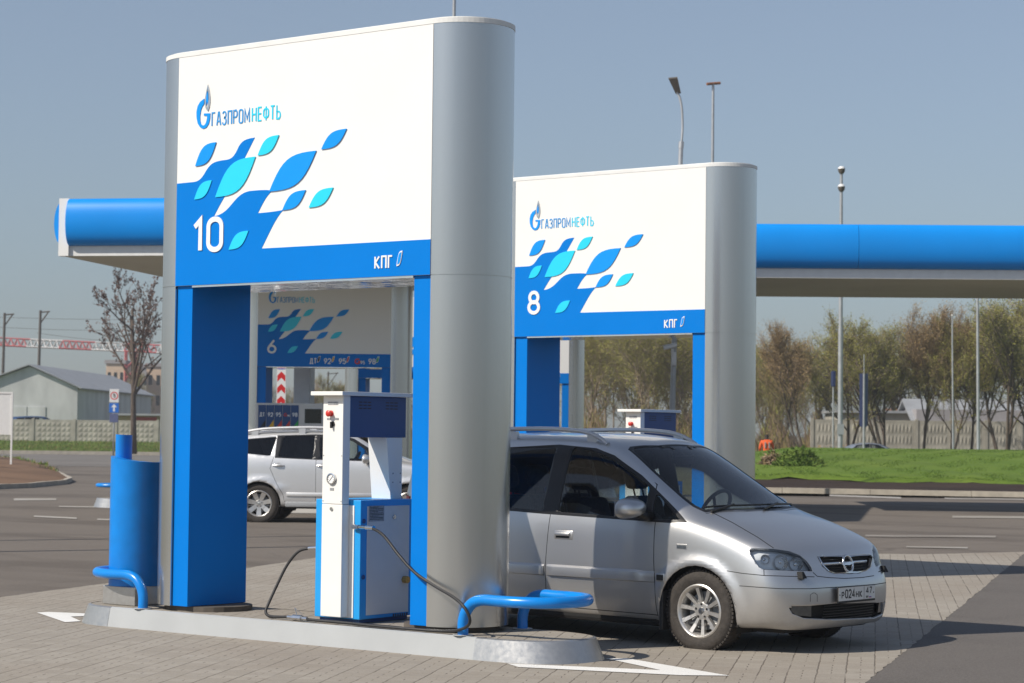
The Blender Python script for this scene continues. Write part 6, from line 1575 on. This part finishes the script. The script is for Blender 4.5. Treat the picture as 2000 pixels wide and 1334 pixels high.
# railway poles and wires
tops = []
for px_, py_, lab in ((2, 611, 'dark overhead line pole at the left picture edge'), (72, 606, 'dark overhead line pole with a slanted arm behind the tin shed'), (-70, 608, 'dark overhead line pole beyond the left picture edge'), (637, 726, 'small dark utility pole seen under pylon 6')):
    d = 205 if px_ != 637 else 190
    r, p = rig('line_pole', px_, d, 0, lab, 'utility pole', 'overhead line poles'); H_ = zat(py_, d, px_)
    bm = BM(); tube(bm, [(0, 0, 0), (.12, 0, H_)], [.17, .12] if px_ != 637 else [.1, .07], 8); link('pole_shaft', bm, 'darkpost', r, True, 40)
    w_ = .07 if px_ != 637 else .04
    bm = BM(); tube(bm, [(0, 0, H_ - 1.4), (.9, 0, H_ - .1), (1.0, 0, H_ - .1), (.0, 0, H_ - .2)], w_, 6); link('cross_arm', bm, 'darkpost', r, True, 40)
for (x0, y0), (x1, y1), d, sg, lab in (((-150, 628), (420, 640), 205, .5, 'uppermost overhead wire at left'), ((-150, 640), (420, 660), 205, .9, 'second overhead wire at left'), ((-150, 655), (420, 652), 206, 1.3, 'sagging overhead wire above the crane jib'), ((-150, 612), (420, 622), 207, .3, 'highest thin wire from the pole tops'), ((72, 650), (420, 664), 205, .5, 'short overhead wire right of the slanted arm pole'), ((1340, 400), (1760, 470), 110, .8, 'single wire sloping down above the right canopy')):
    a, b = at(x0, y0, d), at(x1, y1, d); bm = BM(); tube(bm, [a.lerp(b, k / 14) - a - Vector((0, 0, sg * 4 * (k / 14) * (1 - k / 14))) for k in range(15)], .016, 4)
    o = link('overhead_wire', bm, 'darkpost'); o.location = a; tag(o, lab, 'wire', 'overhead wires')

# street lamps and a tree standing left of the frame, whose shadows fall into the view
for px_, d, lab in ((-430, 30.2, 'street lamp left of the frame casting the upper thin shadow line'), (-430, 27.5, 'street lamp left of the frame casting the lower thin shadow line')):
    r, p = rig('street_lamp', px_, d, 0, lab, 'street lamp', 'street lamps')
    bm = BM(); tube(bm, [(0, 0, 0), (0, 0, 10.5)], [.09, .05], 10); link('pole', bm, 'post', r, True, 40)
    bm = BM(); box(bm, -.1, .1, -.7, .05, 10.45, 10.55, .02); link('lamp_head', bm, 'darkpost', r, True, 40)
# ------------------------------------------------------------------ trees
def tree_mesh(seed, H, spread, forks, tr, upb, nbr, ntw, bud_n, first=.28, twl=.55, stem=1):
    """recursive limbs (trunk mesh) carrying many fine twigs and buds (crown mesh)"""
    rg = random.Random(seed); T_, C_ = BM(), BM()
    def rv(): return Vector((rg.uniform(-1, 1), rg.uniform(-1, 1), rg.uniform(-1, 1)))
    def path(p, d, L_, bend, up):
        P = [p.copy()]; d = d.normalized()
        for k in range(5):
            d = (d + rv() * bend + Vector((0, 0, up))).normalized(); p = p + d * L_ / 5; P.append(p.copy())
        return P, d
    def pick(P, t):
        f = t * (len(P) - 1); i = min(int(f), len(P) - 2); return P[i].lerp(P[i + 1], f - i), (P[i + 1] - P[i]).normalized()
    def side(d):
        v = rv(); v -= d * v.dot(d); return v.normalized()
    def twig(p, d, L_):
        P, _ = path(p, d, L_, .25, .06)
        w = .0065 + .004 * rg.random()
        for k in range(len(P) - 1):
            s = side(d) * w * (1 - k / 6); f = C_.faces.new([C_.verts.new(q) for q in (P[k] - s, P[k] + s, P[k + 1] + s * .7, P[k + 1] - s * .7)]); f.material_index = 0
        for k in range(bud_n):
            q, dd_ = pick(P, rg.uniform(.15, 1)); a = side(dd_); b = dd_.cross(a); sz = rg.uniform(.03, .065); e = q + a * rg.uniform(-.06, .06)
            f = C_.faces.new([C_.verts.new(v) for v in (e, e + (a + dd_ * .5) * sz, e + (dd_ + b * .3) * sz * 1.2)]); f.material_index = 1
    def limb(p, d, L_, r, lv):
        P, dl = path(p, d, L_, (.10, .16, .22)[lv], upb)
        tube(T_, P, [r * (1 - .62 * k / 5) for k in range(6)], (8, 6, 4)[lv], cap=(lv == 0))
        if lv == 0 or (lv == 1):
            for k in range(forks if lv == 0 else nbr):
                t = rg.uniform(first if lv == 0 else .22, .98); q, dd_ = pick(P, t)
                ang = rg.uniform(.35, .85) * (spread if lv == 0 else 1.1)
                limb(q, dd_ * cos(ang) + side(dd_) * sin(ang), L_ * (1.05 - t * .55) * rg.uniform(.55, .8), r * (1 - .6 * t) * .62, lv + 1)
        if lv >= 1:
            for k in range(ntw if lv == 2 else ntw // 2):
                t = rg.uniform(.12, 1); q, dd_ = pick(P, t); twig(q, dd_ + side(dd_) * rg.uniform(.4, 1.0) + Vector((0, 0, .15)), twl * H / 9 * rg.uniform(.4, 1.2))
    for s in range(stem):
        a = rg.uniform(0, 6.28); lean = 0 if stem == 1 else .28
        limb(Vector((0, 0, -.1)), Vector((cos(a + s * 6.28 / stem) * lean, sin(a + s * 6.28 / stem) * lean, 1)), H * rg.uniform(.72, .82), tr * rg.uniform(.8, 1), 0)
    return T_, C_
def tree_proto(name, args, mats, label, cat, group):
    T_, C_ = tree_mesh(*args[0], **args[1]); r = empty(name, (0, 0, 0), 0, label, cat, group)
    link('trunk', T_, mats[0], r, True); link('crown', C_, [mats[1], mats[2]], r); return r
WIL = 'leafing trees along the right fence'
kinds = [tree_proto('willow_tree', ((21, 9.0, 1.0, 7, .11, .09, 9, 36, 4), dict(stem=2, twl=.75)), ('bark', 'twig', 'bud'), '', 'tree', WIL),
         tree_proto('willow_tree', ((22, 9.0, .85, 8, .10, .12, 9, 36, 3), dict(stem=2, twl=.8)), ('bark', 'twig', 'budbrown'), '', 'tree', WIL),
         tree_proto('willow_tree', ((23, 9.0, .9, 6, .11, .10, 8, 32, 4), dict(stem=3, twl=.75)), ('bark', 'twiggrey', 'bud'), '', 'tree', WIL),
         tree_proto('birch_tree', ((24, 10.0, .6, 16, .07, .10, 7, 14, 8), dict(first=.2, twl=.7)), ('barkpale', 'twig', 'bud'), '', 'tree', 'thin birches behind pylon 8'),
         tree_proto('birch_tree', ((25, 10.0, .65, 16, .07, .08, 7, 14, 7), dict(first=.25, twl=.7)), ('barkpale', 'twiggrey', 'bud'), '', 'tree', 'thin birches behind pylon 8')]
used = set(); rg = random.Random(5)
def plant(kind, px_, d, top_py, z, label, group=None, wide=1.0, name=None):
    H0 = 9.0 if kind < 3 else 10.0; Hh = zat(top_py, d, px_) - z
    o = kinds[kind] if kind not in used else copy_tree(kinds[kind]); used.add(kind)
    o.location = put(px_, d, z); s = Hh / H0; o.scale = (s * wide, s * wide, s); o.rotation_euler = (0, 0, rg.uniform(0, 6.28)); o['label'] = label
    if group: o['group'] = group
    return o
for a in ((1, 1578, 114, 640, 1.05, 'rounded brown budding tree left of the globe street lamp'), (0, 1652, 116, 632, 1.0, 'greenish tree right behind the globe street lamp pole'), (2, 1728, 113, 640, 1.15, 'yellow green tree right of the navy banners'),
          (1, 1798, 115, 608, .95, 'tall brown topped tree left of the thin pale pole'), (0, 1855, 114, 640, .8, 'slim tree directly behind the thin pale pole'), (1, 1893, 116, 612, .85, 'brown tree just left of the thick pale pole'),
          (2, 1962, 113, 596, 1.15, 'large yellow green tree right of the thick pale pole'), (0, 2040, 116, 600, 1.1, 'yellow green tree cut by the right picture edge')):
    plant(a[0], a[1], a[2], a[3], -.15, a[5], None, a[4])
for i_, (px_, top, kd_) in enumerate(((1618, 668, 2), (1692, 662, 0), (1766, 650, 2), (1826, 640, 2), (1925, 640, 0), (1998, 622, 2), (1545, 690, 1))):
    plant(kd_, px_, 150 + 3 * i_, top, -.15, 'paler tree standing behind the front row beyond the right fence', 'paler second row of trees beyond the right fence', 1.35)
# mixed wood behind pylon 8 and left of the lawn trees: individuals
k = 0
for px_ in range(1120, 1570, 14):
    d = rg.uniform(132, 165); top = rg.uniform(628, 668) if px_ < 1330 else (rg.uniform(655, 700) if px_ < 1400 else rg.uniform(688, 740))
    plant(3 + (k % 2), px_, d, top, -.15, 'thin birch or young aspen in the pale budding wood behind pylon 8', 'thin birches behind pylon 8', 1.35); k += 1
for px_, top, kd_ in ((505, 740, 1), (575, 765, 2), (600, 745, 1), (628, 742, 0), (655, 760, 2), (690, 750, 1), (800, 740, 0)):
    plant(kd_, px_, rg.uniform(185, 200), top, -.15, 'small hazy tree in the far row seen under pylon 6', 'far trees seen under pylon 6', 1.1)
for px_, top, kd_ in ((288, 735, 0), (1015, 745, 2)):
    plant(kd_, px_, 215, top, 0, ('small green tree before the grey apartment block at left' if px_ < 500 else 'small tree in the gap right of pylon 10'), 'far single trees', 1.0)
plant(0, -330, 66, 560, .0, 'budding tree left of the frame shading the road', 'trees beside the forecourt', 1.2)
plant(2, -360, 86, 600, .0, 'second budding tree left of the frame shading the road', 'trees beside the forecourt', 1.2)
def scrub(name, n, px0, px1, d0, d1, hmax, mats, seed, label, z=-.1):
    rg = random.Random(seed); bm = BM()
    for _ in range(n):
        px_ = rg.uniform(px0, px1); d = rg.uniform(d0, d1); p = put(px_, d, z); hh = hmax * (.35 + .65 * abs(sin(px_ * .021 + d * .3))) * (.6 + .4 * sin(px_ * .071 + 1))
        p.z += max(.05, hh) * rg.random() ** 1.2; dr = Vector((rg.uniform(-.6, .6), rg.uniform(-.6, .6), 1)).normalized(); sd = dr.orthogonal().normalized() * rg.uniform(.012, .03); L_ = rg.uniform(.3, .9)
        f = bm.faces.new([bm.verts.new(v) for v in (p - sd, p + sd, p + dr * L_ + sd * .3, p + dr * L_ - sd * .3)]); f.material_index = rg.choice((0, 0, 1, 2))
    tag(link(name, bm, mats), label, 'undergrowth', None, 'stuff')
scrub('undergrowth', 26000, 1080, 1600, 128, 185, 3.4, ['twig', 'bud', 'budbrown'], 3, 'brown and green undergrowth between the trunks behind pylon 8')
scrub('undergrowth', 9000, 480, 860, 175, 215, 3.6, ['twig', 'bud', 'budbrown'], 4, 'distant brown hedge line seen under pylon 6')
scrub('undergrowth', 9000, 1590, 2150, 150, 200, 3.0, ['twig', 'bud', 'budbrown'], 8, 'brown undergrowth beyond the right concrete fence')
# bare street tree with brown seed clusters
T_, C_ = tree_mesh(77, 10.4, 1.25, 11, .21, .05, 5, 8, 9, first=.38, twl=.5)
bt = empty('bare_tree', put(262, 128, .25), 0.6, 'slender bare tree with brown seed clusters left of pylon 10', 'tree'); H_ = zat(505, 128, 240) - .25
for f in C_.faces:
    if f.material_index == 1:
        c = f.calc_center_median()
        for v in f.verts: v.co = c + (v.co - c) * 1.7
link('trunk', T_, 'bark', bt, True); link('crown', C_, ['twiggrey', 'seed'], bt); bt.scale = (H_ / 10.4,) * 3; bt.rotation_euler = (0, RAD(-4.5), .6)
def bush(name, px_, d, z, w, h, n, mats, label, cat, seed):
    rg = random.Random(seed); r = empty(name, put(px_, d, z), 0, label, cat); bm = BM()
    for _ in range(n):
        a = rg.uniform(0, 6.28); rr = rg.random() ** .5; x, y = w / 2 * rr * cos(a), w / 3 * rr * sin(a); top = h * (1 - rr ** 2.2) * rg.uniform(.55, 1.1)
        p = Vector((x, y, max(.02, top * rg.uniform(.35, 1)))); dr = Vector((rg.uniform(-1, 1), rg.uniform(-1, 1), rg.uniform(-.2, 1))).normalized(); s = dr.orthogonal().normalized() * rg.uniform(.02, .04); L_ = rg.uniform(.10, .24)
        f = bm.faces.new([bm.verts.new(v) for v in (p - s, p + s, p + dr * L_)]); f.material_index = 0 if rg.random() < .8 else 1
    link('foliage', bm, mats, r)
    bm = BM()
    for k in range(14):
        a = rg.uniform(0, 6.28); tube(bm, [(0, 0, 0), (cos(a) * w * .25, sin(a) * w * .15, h * rg.uniform(.3, .7))], [.02, .008], 4)
    link('stems', bm, 'bark', r)
bush('juniper_bush', 1560, 74, .60, 1.8, .62, 3000, ['shrub', 'blade2'], 'low spreading green juniper on the lawn left of the saloon', 'bush', 4)
bush('twiggy_shrub', 1508, 75, .5, 1.0, .62, 700, ['twig', 'budbrown'], 'brown twiggy shrub in front of the orange worker', 'bush', 6)
bush('twiggy_shrub', 1618, 108, .0, 5.2, 1.25, 1800, ['twig', 'budbrown'], 'brown scrub before the left end of the right fence', 'bush', 8)

# ------------------------------------------------------------------ people
def person(px_, d, z, rz, jacket, label, bent=0.0):
    root = empty('person', put(px_, d, z), rz, label, 'person')
    me = bpy.data.meshes.new('body'); V = []; E = []; Rd = []
    def v(p, r): V.append(p); Rd.append(r); return len(V) - 1
    b = bent
    pel = v((0, 0, .95), .15); wai = v((0, -.05 * b, 1.10), .135); ch = v((0, -.22 * b, 1.32 - .06 * b), .165); nk = v((0, -.34 * b, 1.50 - .10 * b), .062); hd = v((0, -.38 * b - .02, 1.62 - .12 * b), .095); tp = v((0, -.40 * b - .01, 1.72 - .13 * b), .08)
    E += [(pel, wai), (wai, ch), (ch, nk), (nk, hd), (hd, tp)]
    for s in (-1, 1):
        hp_ = v((s * .10, 0, .88), .105); kn = v((s * .115, -.03, .48), .072); an = v((s * .12, .02, .09), .05); to = v((s * .13, -.14, .04), .04); E += [(pel, hp_), (hp_, kn), (kn, an), (an, to)]
        sh = v((s * .20, -.22 * b, 1.40 - .07 * b), .075); el = v((s * .27, -.25 * b - .02, 1.13 - .05 * b), .055); wr_ = v((s * .24, -.40 * b - .14, .95 + .05 * b), .04); ha = v((s * .23, -.44 * b - .19, .88 + .05 * b), .042); E += [(ch, sh), (sh, el), (el, wr_), (wr_, ha)]
    me.from_pydata(V, E, []); o = bpy.data.objects.new('body', me); COL.objects.link(o)
    m_ = o.modifiers.new('skin', 'SKIN')
    for i, sv in enumerate(me.skin_vertices[0].data): sv.radius = (Rd[i], Rd[i]); sv.use_root = (i == 0)
    o.modifiers.new('sub', 'SUBSURF').levels = 1
    dg = bpy.context.evaluated_depsgraph_get(); m2 = bpy.data.meshes.new_from_object(o.evaluated_get(dg)); bpy.data.objects.remove(o); m2.name = 'body'
    m2.materials.clear()
    for nm in ('skin', jacket, 'trouser', 'hair'): m2.materials.append(MT[nm])
    for p in m2.polygons:
        p.use_smooth = True; c = p.center
        p.material_index = 2 if c.z < .90 and abs(c.x) < .2 else (1 if c.z < 1.47 - .10 * b and not (c.z < .97 + .05 * b and abs(c.x) > .2) else (3 if (c.y > -.38 * b - .01 or c.z > 1.70 - .13 * b) else 0))
    ob = bpy.data.objects.new('body', m2); COL.objects.link(ob); ob.parent = root
    bm = BM()
    for s in (-1, 1): box(bm, s * .08 - .022, s * .08 + .022, .12 - .2 * b, .185 - .2 * b, 1.12, 1.38 - .05 * b, .004)
    link('reflective_strip', bm, 'label', root)
    for s in (-1, 1):
        for k in range(5):
            bm = BM(); x = s * .23 + (k - 1.5) * .016 * (k < 4); y = -.44 * b - .20; z_ = .86 + .05 * b
            P = [(x, y, z_), (x, y - .012, z_ - .05), (x, y + .004, z_ - .085 + .012 * abs(k - 1.5))] if k < 4 else [(s * .205, y - .01, z_ + .03), (s * .185, y - .035, z_ - .005), (s * .182, y - .03, z_ - .035)]
            tube(bm, P, .009, 5); link('finger', bm, 'skin', ob)
    return root
person(1498, 88, .0, TH + pi, 'orange', 'worker in an orange jacket seen from behind by the twiggy shrub', .25)
person(1145, 64, .0, TH + .6, 'yellow', 'worker in a yellow vest beyond the minivan roof', .1)

# ------------------------------------------------------------------ thin spring haze over the whole place
m = bpy.data.materials.new('haze'); m.use_nodes = True; nt = m.node_tree
for n_ in list(nt.nodes):
    if n_.type == 'BSDF_PRINCIPLED': nt.nodes.remove(n_)
vo = N(nt, 'ShaderNodeVolumePrincipled'); vo.inputs['Color'].default_value = (0.86, 0.90, 0.96, 1); vo.inputs['Density'].default_value = 0.0006; vo.inputs['Anisotropy'].default_value = 0.2
nt.links.new(vo.outputs[0], nt.nodes['Material Output'].inputs['Volume'])
bm = BM(); box(bm, -420, 300, -200, 520, -1.2, 30); hz = link('haze', bm, m); tag(hz, 'thin pale haze in the air over the forecourt', 'haze', None, 'stuff')
